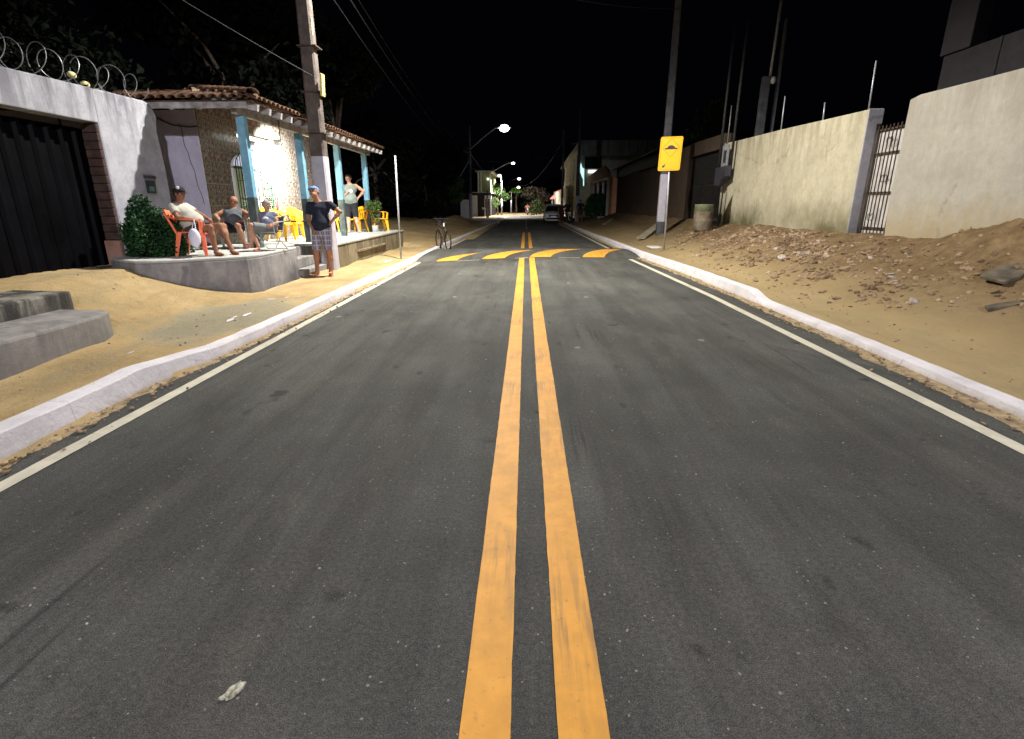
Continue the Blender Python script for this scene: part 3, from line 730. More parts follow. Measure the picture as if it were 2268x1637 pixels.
for i in range(1, nb):
    y = WY0 - .03 + (WY1 - WY0 + .06) * i / nb; u = (y - (WY0 + WY1) / 2) / ((WY1 - WY0) / 2 + .03)
    zt = 2.32 + .40 * math.sqrt(max(0, 1 - u * u))
    W('bar', MB().tube([(gx_, y, WZ0 - .05), (gx_, y, zt)], .0075, 5), MT['black'], gr)
for z in (1.33, 1.62, 2.02, 2.32): W('cross_bar', MB().tube([(gx_, WY0 - .03, z), (gx_, WY1 + .03, z)], .008, 5), MT['black'], gr)
for yy in (WY0 + .28, WY0 + .45):
    for zz in (1.45, 2.16):
        mb = MB()
        for k in range(4):
            a0 = k * math.pi / 2
            mb.tube([(gx_ + .006, yy + .035 * math.cos(a0) + .03 * math.cos(a), zz + .035 * math.sin(a0) + .03 * math.sin(a)) for a in [i * 2 * math.pi / 8 for i in range(9)]], .006, 4)
        W('scroll', mb, MT['black'], gr)
for y in (WY0, WY1):
    for z in (1.4, 2.3): W('bracket', MB().tube([(HX + .01, y, z), (gx_, y, z)], .008, 4), MT['black'], gr)
for (y, z, m, nm_, lb) in ((14.12, 1.45, NT('red_cloth').out((.6, .02, .015), .8), 'red_cloth', 'small red cloth hanging on the window grille'),):
    o = obj(nm_, MB().ball((gx_ + .03, y, z), (.02, .05, .11), 8, 6), m, smooth=True); tag(o, lb, 'cloth')
o = obj('wall_ornament', MB().ball((HX + .03, 14.5, 2.18), (.02, .045, .05), 8, 6).ball((HX + .03, 14.5, 2.10), (.02, .03, .06), 8, 6), NT('blue_glaze').out((.02, .07, .28), .3), smooth=True)
tag(o, 'small blue ornament on the tiled wall right of the window', 'ornament')
# porch posts and beams
PX = -5.25
posts = [10.5, 13.05, 15.6, 18.15]
for i, y in enumerate(posts):
    z0 = PZ if y > 12 or y < 11.45 else PZ
    pt = W('porch_post', MB().box(PX - .075, PX + .075, y - .075, y + .075, 1.63, 3.05), MT['blue_paint'], hs, bevel=.008)
    obj('post_base', MB().box(PX - .077, PX + .077, y - .077, y + .077, z0, 1.629), MT['post_dark'], pt, bevel=.008)
W('eave_beam', MB().box(PX - .05, PX + .05, 10.25, 18.75, 3.052, 3.20), MT['beam'], hs, bevel=.01)
W('end_beam', MB().box(-9.0, PX + .35, 10.42, 10.52, 3.202, 3.30), MT['beam'], hs, bevel=.01)
# clay roof: slope to the street and hipped slope to the camera
EX, EY, EZ = -4.82, 10.12, 3.27; PT = math.tan(R(12.5)); TOPX = -7.2
def zr(x): return EZ + (EX - x) * PT
def zf(y): return EZ + (y - EY) * PT
W('roof_deck', MB().add([(EX, EY, EZ - .02), (EX, 18.95, EZ - .02), (TOPX, 18.95, zr(TOPX) - .02), (TOPX, EY + (EX - TOPX), zr(TOPX) - .02),
                        (-12.0, EY, EZ - .02), (-12.0, EY + (EX - TOPX), zr(TOPX) - .02),
                        (EX, EY, EZ - .06), (EX, 18.95, EZ - .06), (TOPX, 18.95, zr(TOPX) - .06), (TOPX, EY + (EX - TOPX), zr(TOPX) - .06),
                        (-12.0, EY, EZ - .06), (-12.0, EY + (EX - TOPX), zr(TOPX) - .06)],
                       [(0, 1, 2, 3), (0, 3, 5, 4), (6, 9, 8, 7), (6, 10, 11, 9), (0, 6, 7, 1), (0, 4, 10, 6), (1, 7, 8, 2)]), MT['roof_under'], hs)
for k in range(19):
    y = 10.25 + k * .47
    W('rafter_end', MB().beam((EX + .03, y, EZ - .13), (PX - .5, y, EZ - .13 + (EX - PX + .5) * PT), .07, .11), MT['beam'], hs)
for k in range(7):
    x = EX - .45 - k * .5
    W('rafter_end', MB().beam((x, EY - .03, EZ - .125), (x, EY + .6, EZ - .125 + .6 * PT), .07, .09), MT['beam'], hs)
W('fascia', MB().box(-9, EX - .1, EY - .035, EY - .012, EZ - .15, EZ - .05), MT['beam'], hs)
def rtile(mb, o, along, across, up, L, w):       # one half-round tile: tapered arc
    o, a, c, u = Vector(o), Vector(along), Vector(across), Vector(up); vs = []; n = 6
    for j, (s, rr) in enumerate(((0, 1.0), (1, .84))):
        for t in (1.0, .82):
            for k in range(n + 1):
                an = math.pi * k / n
                vs.append(o + a * (s * L) + c * (math.cos(an) * w / 2 * rr * t) + u * (math.sin(an) * w * .36 * rr * t + (.0 if s == 0 else .0)))
    m = n + 1; fs = []
    for k in range(n):
        fs += [(k, k + 1, 2 * m + k + 1, 2 * m + k), (m + k + 1, m + k, 3 * m + k, 3 * m + k + 1), (k + 1, k, m + k, m + k + 1)]
    mb.add(vs, fs)
au = Vector((-math.cos(math.atan(PT)), 0, math.sin(math.atan(PT)))); upn = Vector((math.sin(math.atan(PT)), 0, math.cos(math.atan(PT))))
bu = Vector((0, math.cos(math.atan(PT)), math.sin(math.atan(PT)))); upb = Vector((0, -math.sin(math.atan(PT)), math.cos(math.atan(PT))))
base = MB(); rtile(base, (0, 0, 0), (1, 0, 0), (0, 1, 0), (0, 0, 1), .44, .175)
tile_me = base.mesh('roof_tile', True); tile_me.materials.append(MT['clay'])
cnt = 0; rest = MB()
def put_tile(o, along, across, up):
    global cnt
    cnt += 1
    along = (along + Vector((U(-.03, .03), U(-.03, .03), U(-.03, .03)))).normalized()
    across = (across - along * across.dot(along)).normalized(); up = along.cross(across) if along.cross(across).dot(up) > 0 else -along.cross(across)
    if cnt <= 296:
        ob = bpy.data.objects.new('roof_tile', tile_me); col.objects.link(ob); ob.parent = hs
        ob.matrix_parent_inverse = Matrix.Translation(hs.location).inverted()
        M = Matrix((along, across, up)).transposed().to_4x4(); M.translation = Vector(o); ob.matrix_basis = M
    else: rtile(rest, o, along, across, up, .44, .175)
for r in range(7):
    for k in range(48):
        y = EY + .15 + k * .182
        x = EX + .06 - r * .36
        if r * .36 * 1.0 > (y - EY): continue
        if r < 4 or True:
            put_tile((x, y, zr(x) + .015 + U(0, .012)), au, Vector((0, 1, 0)), upn) if r < 3 else rtile(rest, (x, y, zr(x) + .015), au, Vector((0, 1, 0)), upn, .44, .175)
for r in range(7):
    for k in range(40):
        x = EX - .12 - k * .182; y = EY - .06 + r * .36
        if r * .36 > (EX - x): continue
        if r < 6 and x > -8.4: put_tile((x, y, zf(y) + .015 + U(0, .012)), bu, Vector((1, 0, 0)), upb)
        else: rtile(rest, (x, y, zf(y) + .015), bu, Vector((1, 0, 0)), upb, .44, .175)
kind(W('upper_tiles', rest, MT['clay'], hs, smooth=True), 'stuff')
hip = MB()
for k in range(9):
    p = Vector((EX + .02, EY - .02, EZ + .06)) + Vector((-1, 1, PT)).normalized() * (k * .38)
    d = Vector((-1, 1, PT)).normalized(); rtile(hip, p + Vector((0, 0, .02 + U(0, .01))), d, Vector((1, 1, 0)).normalized(), Vector((0, 0, 1)), .44, .26)
W('hip_tiles', hip, MT['clay'], hs, smooth=True)
# crack / pipe cable on the stucco
mb = MB(); pts = []
for i in range(26):
    t = i / 25; pts.append((-6.98 + .25 * t + .04 * nz(t * 6, 0, 1) , HY - .008, 3.05 - 1.55 * t))
W('wall_conduit', mb.tube(pts, .007, 4), MT['rust'], hs)
W('drooping_cable', MB().tube([(-7.5, HY - .02, 3.2), (-7.1, HY - .03, 3.02), (-6.75, HY - .03, 2.98), (-6.6, HY - .02, 3.0)], .012, 5), MT['cable'], hs)
# porch tube light and its floodlight
pl_ = thing('porch_light', 'lit white tube lamp under the porch roof by the window', 'lamp', (-6.3, 13.2, 2.95))
W('housing', MB().box(-6.42, -6.30, 12.45, 13.85, 2.985, 3.03), MT['white'], pl_, bevel=.005)
W('tube', MB().tube([(-6.36, 12.48, 2.95), (-6.36, 13.75, 2.95)], .042, 8), MT['tube_glow'], pl_)
W('lamp_head', MB().obox((-6.15, 13.92, 2.96), (.16, .06, .12), (.5, 0, 0)), MT['white'], pl_, bevel=.01)
sd = bpy.data.lights.new('porch_flood', 'SPOT'); sd.energy = 4000; sd.color = (.93, .98, 1); sd.spot_size = R(150); sd.spot_blend = .8; sd.shadow_soft_size = .06
sl = bpy.data.objects.new('porch_flood', sd); col.objects.link(sl); sl.parent = pl_; sl.location = Vector((-5.98, 14.05, 2.93)) - pl_.location
sl.rotation_euler = Vector((-.80, .40, -.62)).to_track_quat('-Z', 'Y').to_euler()
# dangling cable hook
o = obj('hanging_cable', MB().tube([(-5.15, 11.9, 3.35), (-5.2, 11.95, 3.0), (-5.2, 11.97, 2.75), (-5.22, 11.99, 2.68), (-5.24, 12.05, 2.68), (-5.24, 12.07, 2.78)], .010, 5), MT['cable']); tag(o, 'dark cable end hanging from the porch eave', 'cable')
# rail between first two posts
rl = thing('porch_rail', 'dark horizontal rail between the first two blue porch posts', 'railing', (PX, 12, PZ))
W('bar', MB().tube([(PX, 10.6, 1.17), (PX, 13.0, 1.12)], .018, 6), MT['black'], rl)
W('upright', MB().tube([(PX + .1, 12.9, PZ), (PX + .1, 12.9, 1.13)], .016, 6), MT['galv'], rl)

# ---------------- chairs
def chair_proto(name, label, m, group):
    t = thing(name, label, 'chair', (0, 0, 0), 0, group)
    # faces +Y; seat 0.43 high
    n = 8
    mb = MB(); vs = []
    for j in range(n + 1):
        for i in range(n + 1):
            u = i / n * 2 - 1; v = j / n
            vs.append((u * (.235 - .02 * (1 - v)), -.20 + .44 * v, .43 - .022 * (1 - u * u) * (1 - (2 * v - 1) ** 2) - (.03 * max(0, v - .85) / .15)))
    top = len(vs); vs += [(x, y, z - .016) for x, y, z in vs]
    fs = [(j * (n + 1) + i, j * (n + 1) + i + 1, (j + 1) * (n + 1) + i + 1, (j + 1) * (n + 1) + i) for j in range(n) for i in range(n)]
    fs += [tuple(reversed([q + top for q in f])) for f in fs]
    rim = [i for i in range(n + 1)] + [j * (n + 1) + n for j in range(1, n + 1)] + [n * (n + 1) + i for i in range(n - 1, -1, -1)] + [j * (n + 1) for j in range(n - 1, 0, -1)]
    fs += [(rim[k], rim[(k + 1) % len(rim)], rim[(k + 1) % len(rim)] + top, rim[k] + top) for k in range(len(rim))]
    obj('seat', mb.add(vs, fs), m, t, smooth=True)
    bk = lambda u, z: (u, -.20 - .16 * (z - .42) / .4 - .06 * (1 - (u / .24) ** 2), z)
    br = MB()                                        # rounded top rail
    ring = []
    for i in range(13):
        u = -.235 + .47 * i / 12; ztop = .70 + .11 * math.sqrt(max(0, 1 - (u / .25) ** 2))
        ring.append((u, ztop))
    for i in range(12):
        (u0, z0), (u1, z1) = ring[i], ring[i + 1]
        q = [bk(u0, z0 - .085), bk(u1, z1 - .085), bk(u1, z1), bk(u0, z0)]
        q2 = [(x, y - .014, z) for x, y, z in q]; br.add(q + q2, [(0, 1, 2, 3), (7, 6, 5, 4), (3, 2, 6, 7), (0, 4, 5, 1)])
    back = obj('backrest', br, m, t, smooth=False)
    for i in range(5):
        u = -.14 + .07 * i; sl_ = MB()
        for (z0, z1) in ((.42, .52), (.52, .62), (.62, .74)):
            q = [bk(u - .021, z0), bk(u + .021, z0), bk(u + .021, z1), bk(u - .021, z1)]
            sl_.add(q + [(x, y - .012, z) for x, y, z in q], [(0, 1, 2, 3), (7, 6, 5, 4), (0, 3, 7, 4), (1, 5, 6, 2)])
        obj('slat', sl_, m, back)
    for sx in (-1, 1):
        obj('back_post', MB().beam(bk(.225 * sx, .40), bk(.232 * sx, .74), .045, .03), m, t, bevel=.006)
        am = MB(); P = [(sx * .235, -.30, .70), (sx * .262, -.20, .665), (sx * .272, .0, .645), (sx * .270, .16, .635), (sx * .258, .225, .60)]
        for a, b in zip(P, P[1:]): am.beam(a, b, .055, .02)
        obj('armrest', am, m, t)
        obj('arm_support', MB().beam((sx * .258, .225, .61), (sx * .245, .20, .40), .035, .06), m, t, bevel=.006)
        for (y0, y1, wt) in ((.19, .235, .11), (-.17, -.255, .08)):
            lg_ = MB(); a = Vector((sx * .22, y0, .42)); b = Vector((sx * .262, y1, 0))
            c = (a + b) / 2; w0, w1 = wt, .048
            vs = []
            for p, w in ((a, w0), (b, w1)):
                vs += [p + Vector((-sx * w * .45, -w / 2, 0)), p + Vector((0, -w / 2, 0)), p + Vector((0, w / 2, 0)), p + Vector((-sx * w * .45, w / 2, 0))]
            lg_.add(vs, [(3, 2, 1, 0), (4, 5, 6, 7), (0, 1, 5, 4), (1, 2, 6, 5), (2, 3, 7, 6), (3, 0, 4, 7)])
            obj('leg', lg_, m, t, bevel=.005)
    return t
G = 'yellow plastic armchairs on the porch'
c0 = chair_proto('plastic_chair', 'yellow plastic chair against the tiles, nearest the seated woman in glasses', MT['chair_yellow'], G)
c0.location = (-6.12, 13.45, PZ); c0.rotation_euler = (0, 0, R(-92))
dup(c0, (-6.2, 14.25, PZ), R(-86), 'yellow plastic chair second along the tiled wall, overlapping the first')
dup(c0, (-6.2, 15.15, PZ), R(-100), 'yellow plastic chair against the tiles just left of the second blue post')
dup(c0, (-6.15, 17.2, PZ), R(-172), 'yellow plastic chair with open slatted back, right of the man in navy')
dup(c0, (-5.55, 17.85, PZ), R(-195), 'yellow plastic chair directly behind the man in the grey tank top')
dup(c0, (-4.95, 18.35, PZ), R(-62), 'yellow plastic chair seen side on at the far end of the porch')
oc = chair_proto('plastic_chair', 'coral red plastic armchair under the man in the black cap', MT['chair_orange'], None)
oc.location = (-5.50, 8.88, PB + .01); oc.scale = (.92, .92, .9); oc.rotation_euler = (0, 0, R(-78))
bg = obj('carrier_bag', MB().ball((-5.27, 8.50, .99), (.095, .07, .15), 12, 9).tube([(-5.31, 8.52, 1.10), (-5.29, 8.60, 1.27), (-5.24, 8.52, 1.10)], .01, 5), MT['plastic_bag'], smooth=True)
tag(bg, 'white plastic carrier bag hanging from the red chair arm', 'bag')
def fold_chair(name, label, loc, rz, m_web):
    t = thing(name, label, 'chair', loc, rz)
    for sx in (-1, 1):
        obj('frame_leg', MB().tube([(sx * .25, -.24, 0), (sx * .25, .20, .40), (sx * .25, .23, .62), (sx * .25, -.18, .64)], .013, 6), MT['alu'], t)
        obj('frame_leg', MB().tube([(sx * .23, .26, 0), (sx * .23, -.16, .42), (sx * .23, -.28, .76)], .013, 6), MT['alu'], t)
    for (a, b) in (((-.25, -.22, .02), (.25, -.22, .02)), ((-.23, .25, .02), (.23, .25, .02)), ((-.23, -.28, .76), (.23, -.28, .76)), ((-.23, .2, .41), (.23, .2, .41))):
        obj('crossbar', MB().tube([a, b], .012, 6), MT['alu'], t)
    obj('seat_web', MB().add([(-.23, -.15, .42), (.23, -.15, .42), (.23, .2, .42), (-.23, .2, .42), (-.23, -.15, .41), (.23, -.15, .41), (.23, .2, .41), (-.23, .2, .41)], [(0, 1, 2, 3), (7, 6, 5, 4), (0, 4, 5, 1), (2, 6, 7, 3)]), m_web, t)
    obj('backrest', MB().add([(-.22, -.17, .44), (.22, -.17, .44), (.22, -.275, .74), (-.22, -.275, .74), (-.22, -.185, .44), (.22, -.185, .44), (.22, -.29, .74), (-.22, -.29, .74)], [(0, 1, 2, 3), (7, 6, 5, 4), (3, 2, 6, 7), (0, 4, 5, 1)]), m_web, t)
    return t
fold_chair('folding_chair', 'aluminium folding chair under the reclining man in dark clothes', (-5.72, 10.50, PB + .01), R(-150), MT['shorts_olive']).scale = (.86, .86, .86)
fold_chair('folding_chair', 'aluminium folding chair under the seated woman in glasses', (-4.72, 9.92, PB + .01), R(172), MT['tank_dark']).scale = (.80, .80, .80)
# potted plants
pb = thing('potted_plant', 'small leafy plant in a white bucket at the porch edge', 'plant', (-4.93, 17.75, PZ))
W('bucket', MB().lathe((-4.93, 17.75, PZ), [(.085, 0), (.105, .2), (.11, .205), (.10, .205), (.095, .17)], 16), MT['white'], pb, smooth=True)
mb = MB(); leaves(mb, (-4.93, 17.8, 1.45), (.25, .25, .16), 260, .07, elong=2.4); leaves(mb, (-4.93, 17.8, 1.15), (.16, .16, .25), 70, .05, elong=2.4)
W('foliage', mb, MT['leaf_mid'], pb, fix=False)
W('stem', MB().tube([(-4.93, 17.75, .78), (-4.94, 17.78, 1.2), (-4.9, 17.8, 1.5)], .009, 5), MT['bark'], pb)
mb = MB(); leaves(mb, (-4.52, 8.98, .3), (.01, .01, .01), 1, .01)
# slim white post and bicycle on the left pavement
o = obj('metal_post', MB().tube([(-3.48, 14.9, .0), (-3.47, 14.9, 2.73)], .026, 8), MT['galv'], smooth=True); tag(o, 'thin bare metal post standing on the left pavement', 'post')
def torus(mb, c, R_, r, axis='x', n=22, m=6):
    c = Vector(c); vs = []
    for i in range(n):
        a = 2 * math.pi * i / n
        for k in range(m):
            b = 2 * math.pi * k / m; rr = R_ + r * math.cos(b)
            vs.append(c + (Vector((r * math.sin(b), rr * math.cos(a), rr * math.sin(a)))))
    mb.add(vs, [(i * m + k, i * m + (k + 1) % m, ((i + 1) % n) * m + (k + 1) % m, ((i + 1) % n) * m + k) for i in range(n) for k in range(m)])
bk = thing('bicycle', 'dark bicycle parked end-on against the left kerb by the speed bump', 'bicycle', (-2.80, 18.3, .02), R(26))
for y in (-.53, .53):
    mb = MB(); torus(mb, (0, y, .33), .31, .022); w = obj('wheel', mb, MT['tyre'], bk, smooth=True)
    mb = MB()
    for k in range(10):
        a = k * math.pi / 5; mb.tube([(0, y, .33), (0, y + .3 * math.cos(a), .33 + .3 * math.sin(a))], .0022, 3)
    obj('spokes', mb, MT['alu'], w)
mb = MB()
for a, b in (((0, -.53, .33), (0, -.1, .30)), ((0, -.53, .33), (0, -.2, .78)), ((0, -.1, .30), (0, -.22, .86)), ((0, -.1, .30), (0, .38, .72)), ((0, -.2, .74), (0, .36, .82)), ((0, .36, .98), (0, .53, .33))): mb.tube([a, b], .02, 6)
obj('frame', mb, MT['rust'], bk)
obj('handlebar', MB().tube([(-.30, .24, 1.0), (-.2, .36, 1.02), (.2, .36, 1.02), (.30, .24, 1.0)], .014, 6), MT['black'], bk)
obj('saddle', MB().ball((0, -.24, .90), (.08, .14, .04), 10, 6), MT['black'], bk, smooth=True)
obj('basket', MB().lathe((.05, .52, .78), [(.10, 0), (.15, .24), (.14, .24), (.09, .02)], 12), MT['black'], bk)
obj('pedal', MB().tube([(-.12, -.1, .18), (-.06, -.1, .18), (-.06, -.1, .42), (.12, -.1, .42)], .012, 5), MT['black'], bk)
obj('reflector', MB().box(-.17, -.13, -.62, -.60, .80, .90), MT['white'], bk)

# ---------------- utility poles
def dt_pole(name, label, x, y, z0, h, w0, d0, w1, d1, zp0, zp1, group=None):
    t = thing(name, label, 'utility pole', (x, y, z0), 0, group)
    def seg(za, zb, grow=0.):
        mb = MB(); vs = []
        for z in (za, zb):
            f = (z - z0) / h; w = (w0 + (w1 - w0) * f) / 2 + grow; d = (d0 + (d1 - d0) * f) / 2 + grow; r_ = .035
            vs += [(x - w, y - d + r_, z), (x - w + r_, y - d, z), (x + w - r_, y - d, z), (x + w, y - d + r_, z), (x + w, y + d - r_, z), (x + w - r_, y + d, z), (x - w + r_, y + d, z), (x - w, y + d - r_, z)]
        return mb.add(vs, [(k, (k + 1) % 8, 8 + (k + 1) % 8, 8 + k) for k in range(8)] + [tuple(range(7, -1, -1)), tuple(range(8, 16))])
    W('shaft', seg(z0 - .3, z0 + h), MT['pole_conc'], t)
    W('painted_base', seg(zp0, zp1, .003), MT['pole_paint'], t)
    return t
def street_lamp(x0, y0, z0, x1, y1, z1, label, energy, glow, colr, head=1.0, group='street lamps down the road', cone=150, blend=.35, aim=None):
    t = thing('street_lamp', label, 'street lamp', (x0, y0, z0), 0, group)
    W('arm', MB().tube([(x0, y0, z0), (x0 + (x1 - x0) * .5, y0 + (y1 - y0) * .5, z0 + (z1 - z0) * .62), (x0 + (x1 - x0) * .85, y1, z1 - .02), (x1, y1, z1)], .04, 8), MT['galv'], t, smooth=True)
    d = 1 if x1 > x0 else -1
    W('lamp_head', MB().obox((x1 + .2 * d * head, y1, z1 + .05), (.6 * head, .26 * head, .10)), MT['galv'], t, bevel=.02)
    W('diffuser', MB().ball((x1 + .2 * d * head, y1, z1 - .03), (.22 * head, .17 * head, .15 * head), 12, 8), glow, t, smooth=True)
    if energy:
        ld = bpy.data.lights.new('street_lamp_light', 'SPOT'); ld.energy = energy; ld.color = colr; ld.shadow_soft_size = .10
        ld.spot_size = R(cone); ld.spot_blend = blend; ld.use_nodes = False
        lo = bpy.data.objects.new('street_lamp_light', ld); col.objects.link(lo); lo.parent = t
        lo.location = Vector((x1 + .2 * d * head, y1, z1 - .20)) - t.location
        if aim: lo.rotation_euler = Vector(aim).to_track_quat('-Z', 'Y').to_euler()
    return t
p1 = dt_pole('utility_pole', 'thick concrete pole with white painted foot behind the man in navy', -4.54, 12.32, .05, 9.3, .345, .30, .22, .2, .06, 2.50)
W('tin_tag', MB().obox((-4.28, 12.2, 3.88), (.05, .16, .42), (0, .06, .0)), MT['yellow_box'], p1, bevel=.006)
W('paint_mark', MB().obox((-4.366, 12.17, 4.95), (.012, .05, .3)), MT['yellow_box'], p1)
for z in (2.95, 3.75, 4.6, 6.2): W('strap', MB().box(-4.52 - .2, -4.52 + .2, 12.14, 12.5, z, z + .02), MT['rust'], p1)
street_lamp(-4.52, 12.32, 7.6, -1.9, 12.6, 8.2, 'street lamp on the near pole, above the picture', LAMP_W, MT['lamp_glow'], LAMP_COL, cone=166, blend=.32)
p0 = dt_pole('utility_pole', 'concrete pole behind the camera on the right pavement', 6.2, -9.4, .05, 9.3, .38, .30, .24, .2, .06, 2.5)
street_lamp(6.2, -9.4, 7.0, 4.0, -9.2, 7.7, 'street lamp on the pole behind the camera', LAMP_W * 1.35, MT['lamp_glow'], LAMP_BACK_COL, cone=62, blend=.7, aim=(-.22, 1, -.44))
MT['pole_brown'] = MT['pole_conc']; MT['pole_conc'] = mottled('grey_pole_concrete', (.05, .05, .056), (.10, .10, .112), 4, .95, .7, 25)
p2 = dt_pole('utility_pole', 'concrete pole with white painted foot behind the yellow sign', 5.38, 22.0, .3, 8.6, .30, .24, .22, .18, .85, 2.62)
# second left pole, thin, with the visible bright lamp
fp = thing('utility_pole', 'slender concrete pole that carries the bright far street lamp', 'utility pole', (-5.9, 59, 0))
W('shaft', MB().tube([(-5.9, 59, -.1), (-5.9, 59, 9.2)], [.15, .10], 8), MT['pole_conc'], fp, smooth=True)
W('painted_base', MB().tube([(-5.9, 59, -.05), (-5.9, 59, 2.6)], [.158, .147], 8), MT['pole_paint'], fp, smooth=True)
for a in range(5): W('bracket', MB().tube([(-5.9, 59, 6.6 - a * .35), (-6.6 + a * .35, 58.6, 6.9 - a * .5)], .03, 4), MT['pole_conc'], fp)
W('strut', MB().tube([(-5.9, 59, 6.0), (-7.0, 58.6, 4.2)], .05, 4), MT['galv'], fp)
street_lamp(-5.9, 59, 6.95, -2.75, 59, 9.0, 'brightest street lamp, at the end of a long arm far down the left side', 38000, emit('hot_lamp', (1, .97, .93), 14), (1, .93, .84), 2.3, cone=165, blend=.1)  # head enlarged so the glowing ball stands in for the lamp's bloom
# further lamps
def thin_pole(x, y, h, label, r=.10, m='pole_paint'):
    t = thing('lamp_pole', label, 'pole', (x, y, 0), 0, 'thin poles at the far end of the street')
    W('shaft', MB().tube([(x, y, -.1), (x, y, h)], [r * 1.2, r * .7], 6), MT['pole_conc'], t, smooth=True)
    W('painted_base', MB().tube([(x, y, -.05), (x, y, 2.2)], [r * 1.26, r * 1.12], 6), MT[m], t, smooth=True); return t
thin_pole(-3.15, 72, 5.0, 'short white pole carrying a lamp at its very top')
street_lamp(-3.15, 72, 4.9, -3.25, 72, 5.12, 'lamp sitting directly on top of the short far pole', 10000, MT['lamp_far'], (1, .95, .9), .9)
thin_pole(-5.0, 84, 7.0, 'dark pole behind the green house with a long lamp arm')
street_lamp(-5.0, 84, 6.2, -2.2, 84, 7.4, 'small street lamp on a long arm, second highest light', 14000, MT['lamp_far'], (1, .93, .9), 1.2)
thin_pole(-3.6, 118, 6.5, 'very distant pole of the third highest light')
street_lamp(-3.6, 118, 6.0, -1.8, 118, 6.7, 'distant street lamp above the trees in the middle', 14000, MT['lamp_far'], (1, .95, .8), 1.6)
thin_pole(-2.6, 96, 4.0, 'far pole beside the lime green leaves')
street_lamp(-2.6, 96, 4.0, -1.55, 96, 4.35, 'low distant lamp beside the lime green leaves', 4000, MT['lamp_far'], (1, .98, .8), 1.2)
tp = thin_pole(-4.35, 62, 3.0, 'slim grey post in front of the green house'); 
thin_pole(3.9, 60, 9.0, 'tall bare pole behind the white car', .13)
thin_pole(4.35, 47, 9.0, 'concrete pole in front of the far cream house', .15)
# cables
def cable(a, b, sag, r, label, mt='cable'):
    pts = []; a, b = Vector(a), Vector(b)
    for i in range(25):
        t = i / 24; p = a.lerp(b, t); p.z -= sag * 4 * t * (1 - t); pts.append(p)
    o = obj('overhead_cable', MB().tube(pts, r, 4), MT[mt]); tag(o, label, 'cable', 'overhead cables'); return o
cable((-4.6, -20.0, 7.0), (-4.6, 12.2, 7.1), .5, .012, 'overhead cable running out of the top of the picture at left')
cable((-4.5, 12.4, 7.2), (-5.9, 59, 7.0), 1.0, .014, 'upper overhead cable from the near pole to the far lamp pole')
cable((-4.5, 12.4, 6.9), (-5.9, 59, 6.6), 1.1, .018, 'middle overhead cable from the near pole to the far lamp pole')
cable((-4.5, 12.4, 6.3), (-5.9, 59, 6.1), 1.2, .012, 'lowest overhead cable from the near pole to the far lamp pole')
cable((-4.45, 12.2, 4.05), (-9.5, 8.5, 7.2), .15, .006, 'thin service cable rising from the near pole over the tiled house')
cable((-4.5, 12.3, 7.0), (5.6, 22, 8.2), .5, .010, 'thin cable crossing the road high above the sign')
cable((3.9, 60, 8.4), (4.35, 47, 6.5), .5, .02, 'cable between the two far right poles')
cable((3.9, 60, 8.0), (-1.0, 96, 4.6), 1.3, .014, 'sagging cable from the bare right pole to the far lamps')
cable((-5.9, 59, 6.7), (-5.0, 84, 5.8), .6, .02, 'cable from the far lamp pole to the pole beyond')
cable((-5.9, 59, 6.0), (3.9, 60, 6.6), .5, .015, 'thin cable crossing the road far away')
# ================================================================== RIGHT SIDE
RX = 7.0
rw1 = thing('boundary_wall', 'long cream wall with mossy foot between the dark gate and the barred gate', 'wall', (RX, 16, .9))
poly = [(12.06, .3), (20.13, .3), (20.35, 3.56), (19.0, 3.52), (16.0, 3.47), (13.6, 3.40), (12.06, 3.36)]
W('wall_body', MB().prism(poly, lambda u, v, t: (RX + t, u, v), 0, .22), MT['wall_right'], rw1, bevel=.02)
W('end_pillar', MB().box(RX - .012, RX + .30, 12.02, 12.058, .3, 3.37), MT['pillar_right'], rw1, bevel=.02)  # thin slab giving only the camera-facing end its painted lamp tint
rw2 = thing('boundary_wall', 'cream wall at the right edge with a soil heap against it', 'wall', (RX, 8, .9))
poly = [(-4, .1), (10.72, .1), (10.86, 1.5), (10.84, 3.33), (10.6, 3.37), (9.4, 3.35), (7, 3.33), (4, 3.31), (-4, 3.28)]
W('wall_body', MB().prism(poly, lambda u, v, t: (RX + t, u, v), 0, .22), plaster('pale_grey_cream_render', (.44, .42, .37), (.26, .235, .19), 3.4, .95, .6, .7, (.36, .27, .13), .7), rw2, bevel=.02)
# fence rods on the wall
for (y, z0, z1, lb, lean) in ((20.2, 3.5, 4.75, 'steel rod on the wall end beside the meter pipes', 0), (16.1, 3.42, 4.32, 'steel rod rising from the middle of the long cream wall', .04), (13.92, 3.38, 3.80, 'shortest steel rod on the long cream wall', .04), (12.15, 3.30, 4.27, 'steel rod on the cream wall above the end pillar', .05)):
    o = obj('fence_rod', MB().tube([(RX + .05, y, z0), (RX + .05, y + lean, z1)], .016, 6), MT['galv'], smooth=True); tag(o, lb, 'rod', 'rods on the right wall')
